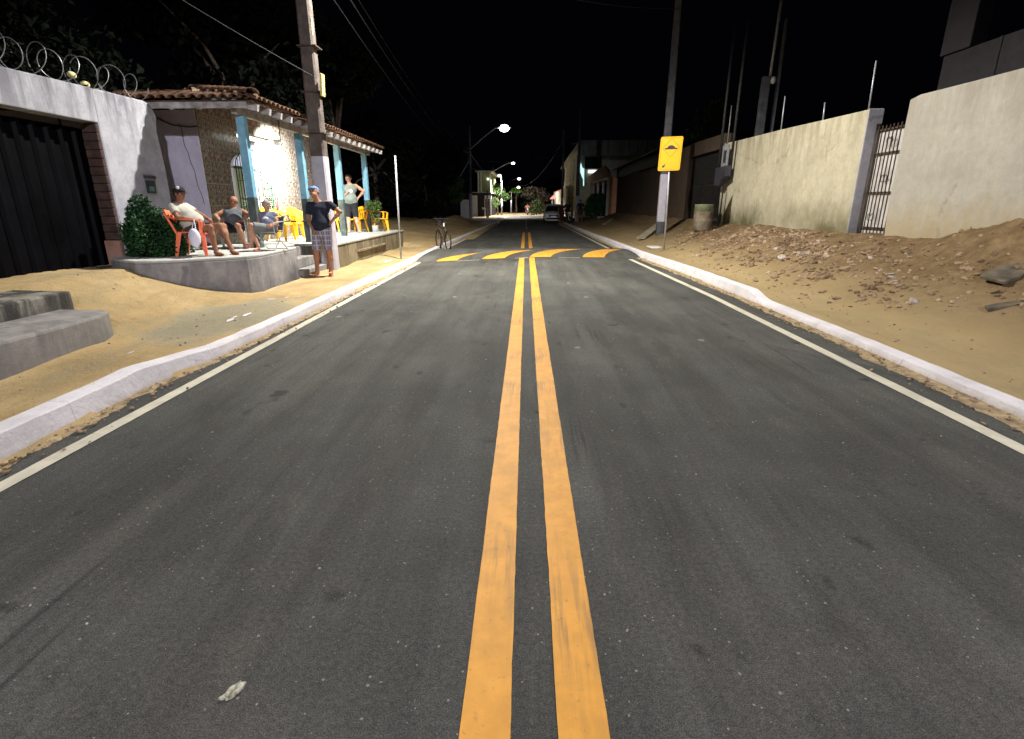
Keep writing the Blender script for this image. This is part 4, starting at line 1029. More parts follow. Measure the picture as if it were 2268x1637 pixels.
# barred gate
bg2 = thing('barred_gate', 'narrow rusty barred gate backed by a white sheet in the right wall', 'gate', (7.25, 11.3, .95))
for z in (1.02, 1.72, 2.48, 2.93): W('rail', MB().box(7.235, 7.255, 10.84, 12.0, z, z + .03), MT['rust'], bg2)
for k in range(10):
    y = 10.92 + k * .115
    W('bar', MB().tube([(7.22, y, .92), (7.22, y, 3.02)], .012, 6), MT['rust'], bg2)
for (y, z) in ((11.45, 2.0), (11.65, 1.25), (11.5, 2.72)):
    mb = MB()
    for s in (-1, 1):
        mb.tube([(7.19, y + s * (.05 + .04 * math.cos(a)), z + .07 * math.sin(a)) for a in [i * .7 - 2 for i in range(8)]], .009, 4)
    W('scroll', mb, MT['rust'], bg2)
W('backing_sheet', MB().box(7.29, 7.30, 10.75, 12.0, .85, 2.92), MT['panel_white'], bg2)
# unfinished building above the right wall
ub = thing('unfinished_building', 'dark raw block building with a corner column behind the right wall', 'building', (9.5, 12, 0))
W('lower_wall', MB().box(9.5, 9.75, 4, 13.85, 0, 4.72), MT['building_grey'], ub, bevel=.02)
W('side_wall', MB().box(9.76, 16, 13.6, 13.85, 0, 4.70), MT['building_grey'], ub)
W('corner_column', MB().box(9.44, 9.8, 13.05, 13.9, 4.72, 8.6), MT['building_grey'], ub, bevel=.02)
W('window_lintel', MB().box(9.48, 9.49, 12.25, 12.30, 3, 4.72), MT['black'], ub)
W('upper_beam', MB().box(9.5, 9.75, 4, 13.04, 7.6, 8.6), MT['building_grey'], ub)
# meter post and boxes
mp = thing('meter_post', 'dark pipe stand with grey meter box in front of the cream wall end', 'meter post', (6.8, 19.5, .85))
W('pipe', MB().tube([(6.80, 19.45, .6), (6.82, 19.45, 2.4)], .028, 8), MT['black'], mp, smooth=True)
W('pipe', MB().tube([(6.72, 19.85, 2.3), (6.74, 19.85, 7.0)], .045, 8), MT['black'], mp, smooth=True)
W('pipe', MB().tube([(6.84, 19.05, 2.3), (6.86, 19.05, 7.0)], .045, 8), MT['black'], mp, smooth=True)
W('meter_box', MB().box(6.74, 6.80, 19.2, 19.72, 2.72, 3.42), MT['grey_box'], mp, bevel=.01)
W('meter_window', MB().box(6.735, 6.74, 19.3, 19.55, 2.85, 3.25), MT['dark_box'], mp)
W('breaker_box', MB().prism([(19.0, 2.75), (20.0, 2.72), (20.0, 2.15), (19.5, 2.1), (19.3, 2.3), (19.0, 2.4)], lambda u, v, t: (t, u, v), 6.66, 6.86), MT['dark_box'], mp, bevel=.02)
pg = thing('service_pole', 'brown concrete service pole with a pale fitting behind the cream wall', 'pole', (8.2, 20.5, 0))
W('shaft', MB().box(8.1, 8.36, 20.4, 20.62, 0, 5.7), MT['pole_conc'], pg, bevel=.03)
W('fitting', MB().ball((8.42, 20.35, 5.55), (.09, .09, .12), 8, 6), MT['white'], pg, smooth=True)
W('mast', MB().tube([(8.35, 20.5, 5.6), (8.4, 20.5, 8.2)], .05, 8), MT['galv'], pg, smooth=True)
o = obj('steel_mast', MB().tube([(8.75, 20.8, 0), (8.78, 20.8, 7.5)], .065, 8), MT['galv'], smooth=True); tag(o, 'tall plain steel mast right of the brown service pole', 'mast')
# dark barred gate + column + brown wall beyond
dg = thing('dark_gate', 'dark barred carport gate between the cream wall and brown wall', 'gate', (7.2, 22.3, .9))
for k in range(34):
    y = 20.45 + k * .112
    W('bar', MB().tube([(7.15, y, .85), (7.15, y, 3.4)], .013, 5), MT['black'], dg)
for z in (1.0, 2.2, 3.35): W('rail', MB().box(7.16, 7.19, 20.35, 24.3, z, z + .04), MT['black'], dg)
W('panel', MB().box(7.22, 7.24, 20.35, 24.3, 2.4, 3.4), MT['gate_black'], dg)
W('header', MB().prism([(20.36, 3.42), (24.4, 3.42), (24.4, 3.95), (20.36, 3.9)], lambda u, v, t: (t, u, v), 7.0, 7.3), MT['brown_wall'], dg)
bw = thing('brown_wall', 'long dark brown wall under a black sheet roof behind the sign', 'wall', (7, 30, .8))
W('column', MB().box(6.96, 7.3, 24.4, 26.2, .4, 3.9), MT['brown_wall'], bw, bevel=.02)
W('wall_body', MB().box(7.0, 7.25, 26.2, 43.0, .4, 3.45), MT['brown_wall'], bw, bevel=.02)
W('roof_sheet', MB().add([(6.6, 26.4, 4.2), (6.6, 43.2, 4.05), (12, 43.2, 5.0), (12, 26.4, 5.0), (6.6, 26.4, 4.14), (6.6, 43.2, 3.99), (12, 43.2, 4.94), (12, 26.4, 4.94)], [(0, 1, 2, 3), (7, 6, 5, 4), (0, 4, 5, 1), (0, 3, 7, 4)]), MT['gate_black'], bw)
W('fascia', MB().box(6.9, 6.99, 26.3, 43, 3.46, 4.1), MT['gate_black'], bw)
# drum
dr = thing('waste_drum', 'mossy grey drum standing before the dark gate', 'drum', (6.28, 19.6, gh(6.28, 19.6)))
z0 = gh(6.28, 19.6) - .03
prof = [(.27, 0), (.31, .05), (.325, .3), (.325, .33), (.335, .35), (.325, .37), (.325, .62), (.335, .64), (.325, .66), (.31, .88), (.32, .90), (.29, .90), (.28, .6)]
W('drum_body', MB().lathe((6.28, 19.6, z0), prof[:-2], 22), MT['barrel'], dr, smooth=True)
W('drum_rim', MB().lathe((6.28, 19.6, z0), [(.327, .66), (.314, .885), (.326, .905), (.28, .905), (.27, .7)], 22), MT['drum_moss'], dr, smooth=True)
# leaning plank
pk = obj('wooden_plank', MB().beam((4.55, 21.6, .22), (6.0, 24.4, .72), .34, .05), mottled('pale_board', (.25, .21, .15), (.38, .33, .25), 4), bevel=.005)
tag(pk, 'pale board propped on the soil bank left of the sign', 'board')
pk2 = obj('wooden_plank', MB().beam((5.0, 35, .3), (6.0, 38, .55), .30, .05), mottled('pale_board_2', (.22, .19, .15), (.35, .30, .25), 4), bevel=.005)
tag(pk2, 'smaller board lying on the bank near the far shrub', 'board')
pc = obj('paving_slab', MB().box(4.2, 4.75, 18.2, 18.9, .09, .135), MT['white'], bevel=.01); tag(pc, 'thin white slab lying on the sand by the right kerb', 'slab')
# traffic sign
SX, SY = 4.36, 17.3
sg = thing('traffic_sign', 'yellow speed bump warning sign on a thin post by the right kerb', 'road sign', (SX + .05, SY + .05, .15))
W('post', MB().tube([(SX + .07, SY + .05, .0), (SX + .0, SY + .035, 3.4)], .028, 10), MT['galv'], sg, smooth=True)
tilt = R(1.8)
def sp(u, v, t):                                  # u right, v up from the sign's centre
    return (SX + u * math.cos(tilt) + v * math.sin(tilt), SY - t, 2.965 - u * -math.sin(tilt) + v * math.cos(tilt))
def rrect(w, h, r, n=5):
    pts = []
    for cx, cy, a0 in ((w / 2 - r, -h / 2 + r, -90), (w / 2 - r, h / 2 - r, 0), (-w / 2 + r, h / 2 - r, 90), (-w / 2 + r, -h / 2 + r, 180)):
        for i in range(n + 1): a = R(a0 + 90 * i / n); pts.append((cx + r * math.cos(a), cy + r * math.sin(a)))
    return pts
W('sign_plate', MB().prism(rrect(.66, .96, .05), sp, 0, .012), MT['sign_yellow'], sg)
def outline(pts_o, pts_i, t0, t1):
    mb = MB(); n = len(pts_o); vs = [sp(u, v, t1) for u, v in pts_o] + [sp(u, v, t1) for u, v in pts_i]
    mb.add(vs, [(i, (i + 1) % n, n + (i + 1) % n, n + i) for i in range(n)]); return mb
W('border', outline(rrect(.60, .90, .03), rrect(.588, .888, .025), 0, .014), MT['sign_line'], sg)
dm = lambda s: [(0.0, .16 - s), (.255 - s, .16), (0.0, .16 + s), (-.255 + s, .16)]
dia = lambda s: [(0, .17 - s), (s, .17), (0, .17 + s), (-s, .17)]
W('diamond', outline(dia(.262), dia(.250), 0, .014), MT['sign_line'], sg)
hump = [(-.19, .125), (.19, .125), (.19, .165), (.125, .168)] + [(.125 * math.cos(math.pi * i / 12) * .92, .165 + .075 * math.sin(math.pi * i / 12)) for i in range(1, 12)] + [(-.125, .168), (-.19, .165)]
W('hump_symbol', MB().prism(hump, sp, .0125, .015), MT['sign_black'], sg)
ar = [(-.215, -.39), (-.125, -.375), (-.15, -.35), (-.115, -.30), (-.135, -.285), (-.175, -.335), (-.20, -.315)]
W('arrow_symbol', MB().prism(ar, sp, .0125, .015), MT['sign_black'], sg)
for s in (-.3, .3): W('clamp', MB().box(SX - .05, SX + .06, SY + .0, SY + .07, 2.95 + s, 2.98 + s), MT['galv'], sg)

# rubble and stones
def rock(mb, c, s, k=None):
    n, m = 6, 4; base = len(mb.v); sx, sy, sz = s * U(.7, 1.4), s * U(.7, 1.3), s * U(.35, .8); rot = Euler((U(-.6, .6), U(-.6, .6), U(0, 6.28))).to_matrix(); vs = []
    vs.append(rot @ Vector((0, 0, sz)) )
    for i in range(1, m):
        t = math.pi * i / m
        for k2 in range(n):
            a = 2 * math.pi * k2 / n; f = U(.72, 1.25); vs.append(rot @ Vector((sx * f * math.sin(t) * math.cos(a), sy * f * math.sin(t) * math.sin(a), sz * f * math.cos(t))))
    vs.append(rot @ Vector((0, 0, -sz))); c = Vector(c); vs = [v + c for v in vs]; L = len(vs) - 1; fs = []
    for k2 in range(n): fs.append((0, 1 + k2, 1 + (k2 + 1) % n)); fs.append((1 + (m - 2) * n + k2, L, 1 + (m - 2) * n + (k2 + 1) % n))
    for i in range(m - 2):
        for k2 in range(n): a = 1 + i * n + k2; b = 1 + i * n + (k2 + 1) % n; fs.append((a, a + n, b + n, b))
    mb.add(vs, fs)
def rubble_density(x, y):
    d = math.exp(-((x - 5.9) / .85) ** 2 - ((y - 13.4) / 3.9) ** 2) + .32 * math.exp(-((x - 5.5) / .7) ** 2 - ((y - 8.2) / 1.3) ** 2)
    return d * (.5 + nz(x, y, 1.3, 2) * .9)
rb = MB(); n = 0
while n < 3000:
    x, y = U(4.3, 6.98), U(4.5, 21)
    if rnd() < rubble_density(x, y) * 1.2:
        s = .012 + .045 * rnd() ** 2.5; rb.cur = 1 if rnd() < .035 else 0; rock(rb, (x, y, gh(x, y) + s * .15), s); n += 1
rub = obj('rubble', rb, [MT['stone'], MT['stone_pale']], fix=False); kind(rub, 'stuff')
fine = MB()
for i in range(4200):
    side = rnd()
    if side < .55: x, y = U(4.0, 6.98), U(2.5, 24); 
    elif side < .78: y = 1.5 + 18 * rnd() ** 1.5; x = pl(KR, y) - abs(random.gauss(0, .13)) - .01
    elif side < .95: y = 1.5 + 18 * rnd() ** 1.5; x = pl(KL, y) + abs(random.gauss(0, .12)) + .01
    else: x, y = U(-6.2, -3.6), U(2, 8)
    z = gh(x, y)
    if pl(KL, y) < x < pl(KR, y): z = .012
    s = .004 + .014 * rnd() ** 3; rock(fine, (x, y, z + s * .2), s)
kind(obj('pebbles', fine, MT['stone'], fix=False), 'stuff')
big = [(5.36, 11.35, .10, 'pale', 'largest white plaster lump in the middle of the rubble'), (5.62, 11.15, .085, 'pale', 'white lump lying just right of the largest plaster lump'),
       (5.95, 12.1, .10, '', 'big brown stone above the white plaster lumps'), (5.2, 11.9, .075, '', 'brown stone just left of the white plaster lumps'), (5.35, 12.9, .07, '', 'brown stone in the left half of the rubble, nearer the kerb'),
       (6.3, 13.4, .09, '', 'brown stone in the rubble closest to the mossy wall foot'), (5.0, 13.6, .06, '', 'outermost stone at the kerb side of the rubble'), (5.75, 14.8, .07, '', 'brown stone farthest back in the rubble'),
       (6.5, 9.4, .06, '', 'brown stone in front of the barred gate'), (5.1, 7.0, .07, 'pale', 'lone white lump nearest the camera on the soil bank'), (6.0, 10.3, .06, '', 'brown stone between the rubble and the soil heap')]
for x, y, s, p, lb in big:
    mb = MB(); rock(mb, (0, 0, 0), s); o = obj('stone', mb, MT['stone_pale' if p else 'stone'], bevel=.008); o.location = (x, y, gh(x, y) + s * .3)
    tag(o, lb, 'stone', 'larger stones on the right soil bank')
for (x, y, w, d, a, lb) in ((6.15, 6.9, .8, .40, .3, 'grey broken slab lying furthest right on the soil bank'), (5.45, 6.1, .35, .16, -.2, 'dark broken slab piece nearest the camera on the soil bank')):
    o = obj('broken_slab', MB().prism([(-w / 2, -d / 2), (w / 2, -d * .4), (w * .45, d * .3), (.1 * w, d / 2), (-w * .4, d * .35)], lambda u, v, t: (u, v, t), 0, .045), mottled('earthy_slab', (.06, .05, .035), (.17, .14, .10), 5, .9, .6, 20), bevel=.01)
    o.location = (x, y, gh(x, y) + .01); o.rotation_euler = (.06, -.22, a); o.location.z -= .035; tag(o, lb, 'slab')
# litter on the road
for (x, y, s, lb) in ((-.93, 1.29, .045, 'pale flattened scrap on the asphalt at the bottom of the picture'),):
    P = [(s * math.cos(a) * U(.55, 1.1), s * .5 * math.sin(a) * U(.6, 1.2)) for a in [i * math.pi / 8 for i in range(16)]]
    o = obj('litter_scrap', MB().prism(P, lambda u, v, t: (u, v, t + (.004 * math.sin(u * 90) if t else 0)), 0, .006), mottled('dirty_paper', (.10, .09, .06), (.55, .53, .42), 60, .9, .5, 60))
    o.location = (x, y, .001); o.rotation_euler = (0, 0, 1.0); tag(o, lb, 'litter')
mb = MB()
for i in range(150):
    x, y = U(-2.8, 3.1), 1.2 + 12 * rnd() ** 1.5
    s = U(.002, .006); rock(mb, (x, y, s * .3), s)
kind(obj('road_chips', mb, MT['stone_pale'], fix=False), 'stuff')
mb = MB()
for (x, y, w, h) in ((-3.78, 6.55, .10, .03), (-3.72, 6.85, .12, .025), (-3.8, 6.7, .05, .02), (-4.05, 8.25, .05, .08), (-3.9, 8.5, .06, .03), (-3.75, 8.6, .05, .03), (-3.95, 5.0, .06, .012), (-3.6, 14.0, .3, .05), (-3.6, 4.2, .05, .015), (-3.62, 4.35, .04, .01)):
    n = 10; zz = gh(x, y)
    P = [(x + h * math.cos(a) * U(.6, 1.4), y + w * math.sin(a) * U(.6, 1.3)) for a in [2 * math.pi * i / n for i in range(n)]]
    mb.add([(px, py, gh(px, py) + .008) for px, py in P], [tuple(range(n))])
kind(obj('paint_splashes', mb, MT['kerb_white'], fix=False), 'stuff')

# ================================================================== PEOPLE (implicit bodies meshed with surface nets)
def nets(F, org, h):
    nx, ny, nz_ = F.shape; S = F < 0
    c = [F[i:nx - 1 + i, j:ny - 1 + j, k:nz_ - 1 + k] for i in (0, 1) for j in (0, 1) for k in (0, 1)]
    sc = np.stack([q < 0 for q in c]); cnt_ = sc.sum(0); act = (cnt_ > 0) & (cnt_ < 8)
    idx = np.argwhere(act); cv = np.stack([q[act] for q in c], 1); offs = np.array([(i, j, k) for i in (0, 1) for j in (0, 1) for k in (0, 1)], float)
    acc = np.zeros((len(idx), 3)); num = np.zeros(len(idx))
    for a in range(8):
        for b in range(a + 1, 8):
            if abs(offs[a] - offs[b]).sum() != 1: continue
            va, vb = cv[:, a], cv[:, b]; m = (va < 0) != (vb < 0)
            t = np.where(m, va / np.where(m, va - vb, 1), 0)
            acc += np.where(m[:, None], offs[a] + t[:, None] * (offs[b] - offs[a]), 0); num += m
    V = (idx + acc / num[:, None]) * h + np.array(org)
    vid = -np.ones(act.shape, int); vid[act] = np.arange(len(idx)); Q = []
    for ax in range(3):
        sl0 = [slice(None)] * 3; sl1 = [slice(None)] * 3; sl0[ax] = slice(0, -1); sl1[ax] = slice(1, None)
        e = S[tuple(sl0)] != S[tuple(sl1)]; p = np.argwhere(e); o1, o2 = [(1, 2), (2, 0), (0, 1)][ax]
        p = p[(p[:, o1] > 0) & (p[:, o2] > 0) & (p[:, o1] < F.shape[o1] - 1) & (p[:, o2] < F.shape[o2] - 1)]
        d1 = np.zeros(3, int); d1[o1] = 1; d2 = np.zeros(3, int); d2[o2] = 1
        q = np.stack([vid[tuple((p - d1 - d2).T)], vid[tuple((p - d2).T)], vid[tuple(p.T)], vid[tuple((p - d1).T)]], 1)
        neg = S[tuple(p.T)]; q[~neg] = q[~neg][:, ::-1]; Q.append(q)
    return V, np.concatenate(Q)
def sdf_mesh(prims, h=.012, cuts=()):
    P = np.array([list(p['a']) for p in prims] + [list(p['b']) for p in prims]); rm = max(max(p['ra'], p['rb']) for p in prims)
    lo = P.min(0) - rm - .06; hi = P.max(0) + rm + .06; n = np.ceil((hi - lo) / h).astype(int) + 1
    F = np.full(tuple(n), .05, np.float32)
    for p in prims:
        a, b = np.array(p['a'], float), np.array(p['b'], float); r = max(p['ra'], p['rb']) + .06
        i0 = np.maximum(((np.minimum(a, b) - r - lo) / h).astype(int), 0); i1 = np.minimum(((np.maximum(a, b) + r - lo) / h).astype(int) + 2, n)
        X = lo[0] + h * np.arange(i0[0], i1[0])[:, None, None]; Y = lo[1] + h * np.arange(i0[1], i1[1])[None, :, None]; Z_ = lo[2] + h * np.arange(i0[2], i1[2])[None, None, :]
        ab = b - a; L = max(ab @ ab, 1e-9)
        raw = ((X - a[0]) * ab[0] + (Y - a[1]) * ab[1] + (Z_ - a[2]) * ab[2]) / L; t = np.clip(raw, 0, 1)
        d = np.sqrt((X - a[0] - t * ab[0]) ** 2 + (Y - a[1] - t * ab[1]) ** 2 + (Z_ - a[2] - t * ab[2]) ** 2) - (p['ra'] + (p['rb'] - p['ra']) * t)
        if p.get('clip'): d = np.maximum(d, (raw - 1) * math.sqrt(L))
        if 'plane' in p: q, nn = p['plane']; d = np.maximum(d, (X - q[0]) * nn[0] + (Y - q[1]) * nn[1] + (Z_ - q[2]) * nn[2])
        sub = F[i0[0]:i1[0], i0[1]:i1[1], i0[2]:i1[2]]; k = p.get('k', .03)
        hh = np.maximum(k - np.abs(sub - d), 0) / k; F[i0[0]:i1[0], i0[1]:i1[1], i0[2]:i1[2]] = np.minimum(sub, d) - hh * hh * k / 4
    for q, nn in cuts:
        X = lo[0] + h * np.arange(n[0])[:, None, None]; Y = lo[1] + h * np.arange(n[1])[None, :, None]; Z_ = lo[2] + h * np.arange(n[2])[None, None, :]
        F = np.maximum(F, (X - q[0]) * nn[0] + (Y - q[1]) * nn[1] + (Z_ - q[2]) * nn[2])
    V, Q = nets(F, lo, h)
    mb = MB(); mb.v = V.tolist(); mb.f = [tuple(q) for q in Q.tolist()]; mb.mi = [0] * len(mb.f); return mb
def C(a, b, ra, rb=None, **kw): return dict(a=tuple(a), b=tuple(b), ra=ra, rb=ra if rb is None else rb, **kw)
def person(label, J, skin, shirt, shorts, sleeves=.55, leg_frac=.85, hair=None, cap=None, cap_flip=False, glasses=False, res=.012, belly=.0, hem=None, feet=None, sc=1.0, women=False, group=None, skirt=False, print_=None, long_=False, emblem=False, fd=None):
    """J: joints in metres in the thing's frame (x right, y forward = away from camera, z up)."""
    V_ = {k: Vector(v) for k, v in J.items() if k != 'loc'}
    t = thing('person', label, 'person', J['loc'], 0, group)
    face = V_['face'].normalized(); hd = V_['head']; nk = V_['neck']; up = (hd - nk).normalized(); up = (up - face * up.dot(face)).normalized()
    side = face.cross(up).normalized()
    sL, sR, hL, hR = V_['sL'], V_['sR'], V_['hL'], V_['hR']; ch = (sL + sR) / 2; pv = (hL + hR) / 2
    spine = (ch - pv).normalized(); lat = (sR - sL).normalized(); fwd = (fd and Vector(fd).normalized()) or lat.cross(spine) * -1
    if fwd.dot(face) < 0 and not fd: fwd = -fwd
    chest = ch - spine * .10; bel = pv + spine * .14
    torso = [C(chest - lat * .085, chest + lat * .085, .105), C(chest, bel + fwd * (.01 + belly), .12, .115 + belly), C(bel - lat * .05 + fwd * belly * .5, bel + lat * .05 + fwd * belly * .5, .105 + belly * .7),
             C(pv - lat * .07, pv + lat * .07, .108), C(sL.lerp(sR, .06), sL.lerp(sR, .94), .052, k=.06)]
    B = list(torso) + [C(ch, hd - up * .05, .062, .052, k=.05)]
    # head
    B += [C(hd + up * .035 - face * .018, hd + up * .035 + face * .01, .086, .080), C(hd - up * .045 + face * .012, hd - up * .055 + face * .035, .060, .045), C(hd + up * .01 + face * .078, hd - up * .022 + face * .098, .010, .015, k=.012),
          C(hd - side * .082 - face * .005 + up * .012, hd - side * .086 - face * .012 - up * .018, .014, .009, k=.01), C(hd + side * .082 - face * .005 + up * .012, hd + side * .086 - face * .012 - up * .018, .014, .009, k=.01),
          C(hd - side * .018 - up * .050 + face * .082, hd + side * .018 - up * .050 + face * .082, .008, k=.008), C(hd - side * .03 + up * .028 + face * .074, hd + side * .03 + up * .028 + face * .074, .012, k=.015)]
    cl_sl = []
    for s, S, E_, Wr, H_ in (('L', sL, V_['eL'], V_['wL'], V_['fL']), ('R', sR, V_['eR'], V_['wR'], V_['fR'])):
        m = E_.lerp(Wr, .35)
        B += [C(S, S.lerp(E_, .5), .054, .047), C(S.lerp(E_, .5), E_, .047, .038), C(E_, m, .038, .039), C(m, Wr, .037, .026)]
        cl_sl.append(C(S, S.lerp(E_, sleeves), .068, .066, clip=True))
        d = H_.normalized(); pn = V_['pn' + s].normalized() if 'pn' + s in V_ else Vector((0, -1, 0)); sd_ = d.cross(pn).normalized()
        pc_ = Wr + d * .045
        B += [C(Wr + d * .02 - sd_ * .016, Wr + d * .08 - sd_ * .026, .018, .015, k=.015), C(Wr + d * .02 + sd_ * .016, Wr + d * .08 + sd_ * .026, .018, .015, k=.015)]
        for q, Lf in ((-1.5, .062), (-.5, .072), (.5, .078), (1.5, .068)):
            a = Wr + d * .082 + sd_ * (q * .018); b = a + (d * .8 + pn * .35).normalized() * Lf * .5; c_ = b + (d * .3 + pn * .9).normalized() * Lf * .5
            B += [C(a, b, .0095, .0088, k=.004), C(b, c_, .0088, .0075, k=.004)]
        a = Wr + d * .03 + sd_ * .03; B += [C(a, a + (d * .6 + sd_ * .7 + pn * .2) * .038, .012, .0105, k=.008), C(a + (d * .6 + sd_ * .7 + pn * .2) * .038, a + (d * 1.3 + sd_ * .75 + pn * .7) * .045, .0105, .008, k=.004)]
    sh = []
    for hp, kn, an, to in ((hL, V_['kL'], V_['aL'], V_['tL']), (hR, V_['kR'], V_['aR'], V_['tR'])):
        m = kn.lerp(an, .33)
        B += [C(hp, kn, .086, .056), C(kn, m, .055, .056), C(m, an, .055, .037), C(an, an + (to - an) * .05 + Vector((0, 0, -.045)), .038, .034)]
        he = Vector((an.x, an.y, an.z - .05)); tt = Vector((to.x, to.y, to.z)); B += [C(he, tt, .034, .026), C(he + (tt - he) * .5 + Vector((-.012, 0, 0)), tt + Vector((.018, 0, -.004)), .028, .020, k=.012)]
        sh.append(C(hp, hp.lerp(kn, leg_frac) if leg_frac <= 1 else kn, .112, .086 if leg_frac <= 1 else .075, clip=leg_frac <= 1))
        if leg_frac > 1: sh.append(C(kn, kn.lerp(an, leg_frac - 1), .075, .06, clip=True))
    obj('body', sdf_mesh(B, res), skin, t, smooth=True)
    hm = hem if hem is not None else -.06
    TS = [dict(p, ra=p['ra'] + .017, rb=p['rb'] + .019) for p in torso[:3]] + [C(pv - lat * .075 + spine * .03, pv + lat * .075 + spine * .03, .128)] + [dict(torso[4], ra=.066, rb=.066)]
    if sleeves > 0: TS += cl_sl
    cuts = [(tuple(pv + spine * hm), tuple(-spine))]
    cuts.append((tuple(ch + spine * (.055 if sleeves > 0 else .045)), tuple(spine)))
    so = obj('shirt', sdf_mesh(TS, res, cuts), shirt, t, smooth=True)
    SS = [C(pv - lat * .07, pv + lat * .07, .124), C(pv + spine * .06 - lat * .05, pv + spine * .06 + lat * .05, .122)] + sh
    obj('skirt' if skirt else 'shorts', sdf_mesh(SS, res, [(tuple(pv + spine * .115), tuple(spine))]), shorts, t, smooth=True)
    # hair / cap / eyes
    if hair:
        hp_ = [C(hd + up * .045 - face * .024, hd + up * .045 + face * .0, .092, .088)]
        if women: hp_.append(C(hd + up * .0 - face * .05, hd - up * .07 - face * .05, .07, .045))
        obj('hair', sdf_mesh(hp_, .010, [(tuple(hd + up * .015 + face * .045), tuple((face * .8 - up * .55).normalized()))]), hair, t, smooth=True)
    if cap:
        cf = -face if cap_flip else face
        cp = [C(hd + up * .05 - face * .018, hd + up * .055 + face * .004, .098, .094)]
        co = obj('cap', sdf_mesh(cp, .010, [(tuple(hd + up * .045), tuple((-up + cf * .06).normalized()))]), cap, t, smooth=True)
        vb = MB(); c0_ = hd + up * .048 + cf * .075; pts = []
        for i in range(9):
            a = -1.3 + 2.6 * i / 8; pts.append((c0_ + side * math.sin(a) * .075 + cf * (math.cos(a) * .085 - .01)))
        bs = [c0_ + side * math.sin(-1.3 + 2.6 * i / 8) * .075 - cf * .02 for i in range(9)]
        vv = [p - up * .008 for p in pts] + bs + [p - up * .014 for p in pts] + [p - up * .008 for p in bs]
        vb.add(vv, [(i, i + 1, 10 + i, 9 + i) for i in range(8)] + [(18 + i, 27 + i, 28 + i, 19 + i) for i in range(8)] + [(i, 18 + i, 19 + i, i + 1) for i in range(8)])
        obj('visor', vb, cap, co)
        if emblem: obj('emblem', MB().ball(tuple(hd + up * .115 + Vector((.02, -.075, .0))), (.035, .02, .028), 8, 6), MT['print_white'], co, smooth=True)
    eb = MB()
    for s in (-1, 1): eb.ball(tuple(hd + side * (s * .030) + up * .012 + face * .080), .0105, 8, 6)
    obj('eyes', eb, MT['hair'], t, smooth=True)
    if glasses:
        gb = MB()
        for s in (-1, 1):
            cc = hd + side * (s * .034) + up * .008 + face * .094
            gb.tube([cc + side * .026 * math.cos(a) + up * .02 * math.sin(a) for a in [i * math.pi / 4 for i in range(9)]], .003, 4)
            gb.tube([cc + side * (s * .026), hd + side * (s * .084) + up * .014], .003, 4)
        gl = obj('glasses', gb, MT['alu'], t)
    if print_:
        c_, s_ = print_
        obj('shirt_print', MB().ball(c_, s_, 12, 8), MT['print_white'], so, smooth=True)
    if feet:
        for an, to in ((V_['aL'], V_['tL']), (V_['aR'], V_['tR'])):
            zz = min(to.z, an.z - .08) - .022; a = Vector((an.x, an.y, zz)); b = Vector((to.x, to.y, zz)); d = (b - a).normalized()
            obj('sandal', MB().beam(a - d * .03, b + d * .035, .09, .018).tube([b - d * .05 + Vector((-.04, 0, .01)), b - d * .03 + Vector((0, 0, .055)), b - d * .05 + Vector((.04, 0, .01))], .007, 5), feet, t, bevel=.006)
    if sc != 1: t.scale = (sc, sc, sc)
    return t

# man in navy, standing on the pavement, looking up
person('man in navy T-shirt, plaid shorts and blue cap standing and looking up',
    dict(loc=(-4.22, 11.15, .085), hL=(-.09, 0, .90), hR=(.10, 0, .92), sL=(-.20, .0, 1.40), sR=(.19, .02, 1.44), neck=(-.02, 0, 1.50), head=(-.065, -.02, 1.635), face=(-.25, -.80, .42),
         eL=(-.26, .02, 1.12), wL=(-.12, -.16, .93), fL=(.45, -.3, -.8), pnL=(.7, .4, .1), eR=(.40, .06, 1.27), wR=(.24, -.03, 1.08), fR=(-.8, -.1, -.45), pnR=(0, .9, -.3),
         kL=(-.155, -.02, .48), aL=(-.19, .03, .08), tL=(-.27, -.10, .035), kR=(.125, -.03, .48), aR=(.10, .03, .08), tR=(.13, -.13, .035)),
    MT['skin'][1], MT['navy'], MT['plaid'], .62, .92, cap=MT['cap_blue'], belly=.03, feet=MT['sandal'], hem=-.10, hair=MT['hair_grey'], res=.011)
# man in the red chair, black cap, profile
person('man in a black cap and pale T-shirt sitting in the red chair',
    dict(loc=(-5.50, 8.86, PB + .01), hL=(.04, -.10, .47), hR=(.06, .10, .47), sL=(-.20, -.17, .86), sR=(-.17, .19, .86), neck=(-.17, 0, .92), head=(-.13, .0, 1.07), face=(.98, -.12, -.10),
         eL=(-.07, -.27, .68), wL=(.18, -.17, .63), fL=(.9, .3, -.1), pnL=(0, .4, -.9), eR=(.02, .28, .72), wR=(.24, .10, .66), fR=(.8, -.5, -.1), pnR=(0, -.4, -.9),
         kL=(.40, -.12, .50), aL=(.46, -.16, .10), tL=(.60, -.22, .035), kR=(.42, .16, .52), aR=(.60, .12, .10), tR=(.74, .04, .035)),
    MT['skin'][0], MT['tee_white'], MT['shorts_olive'], .6, .62, cap=MT['cap_black'], belly=.05, feet=MT['sandal'], hair=MT['hair'], emblem=True, res=.011, fd=(1, 0, .2), sc=.90)
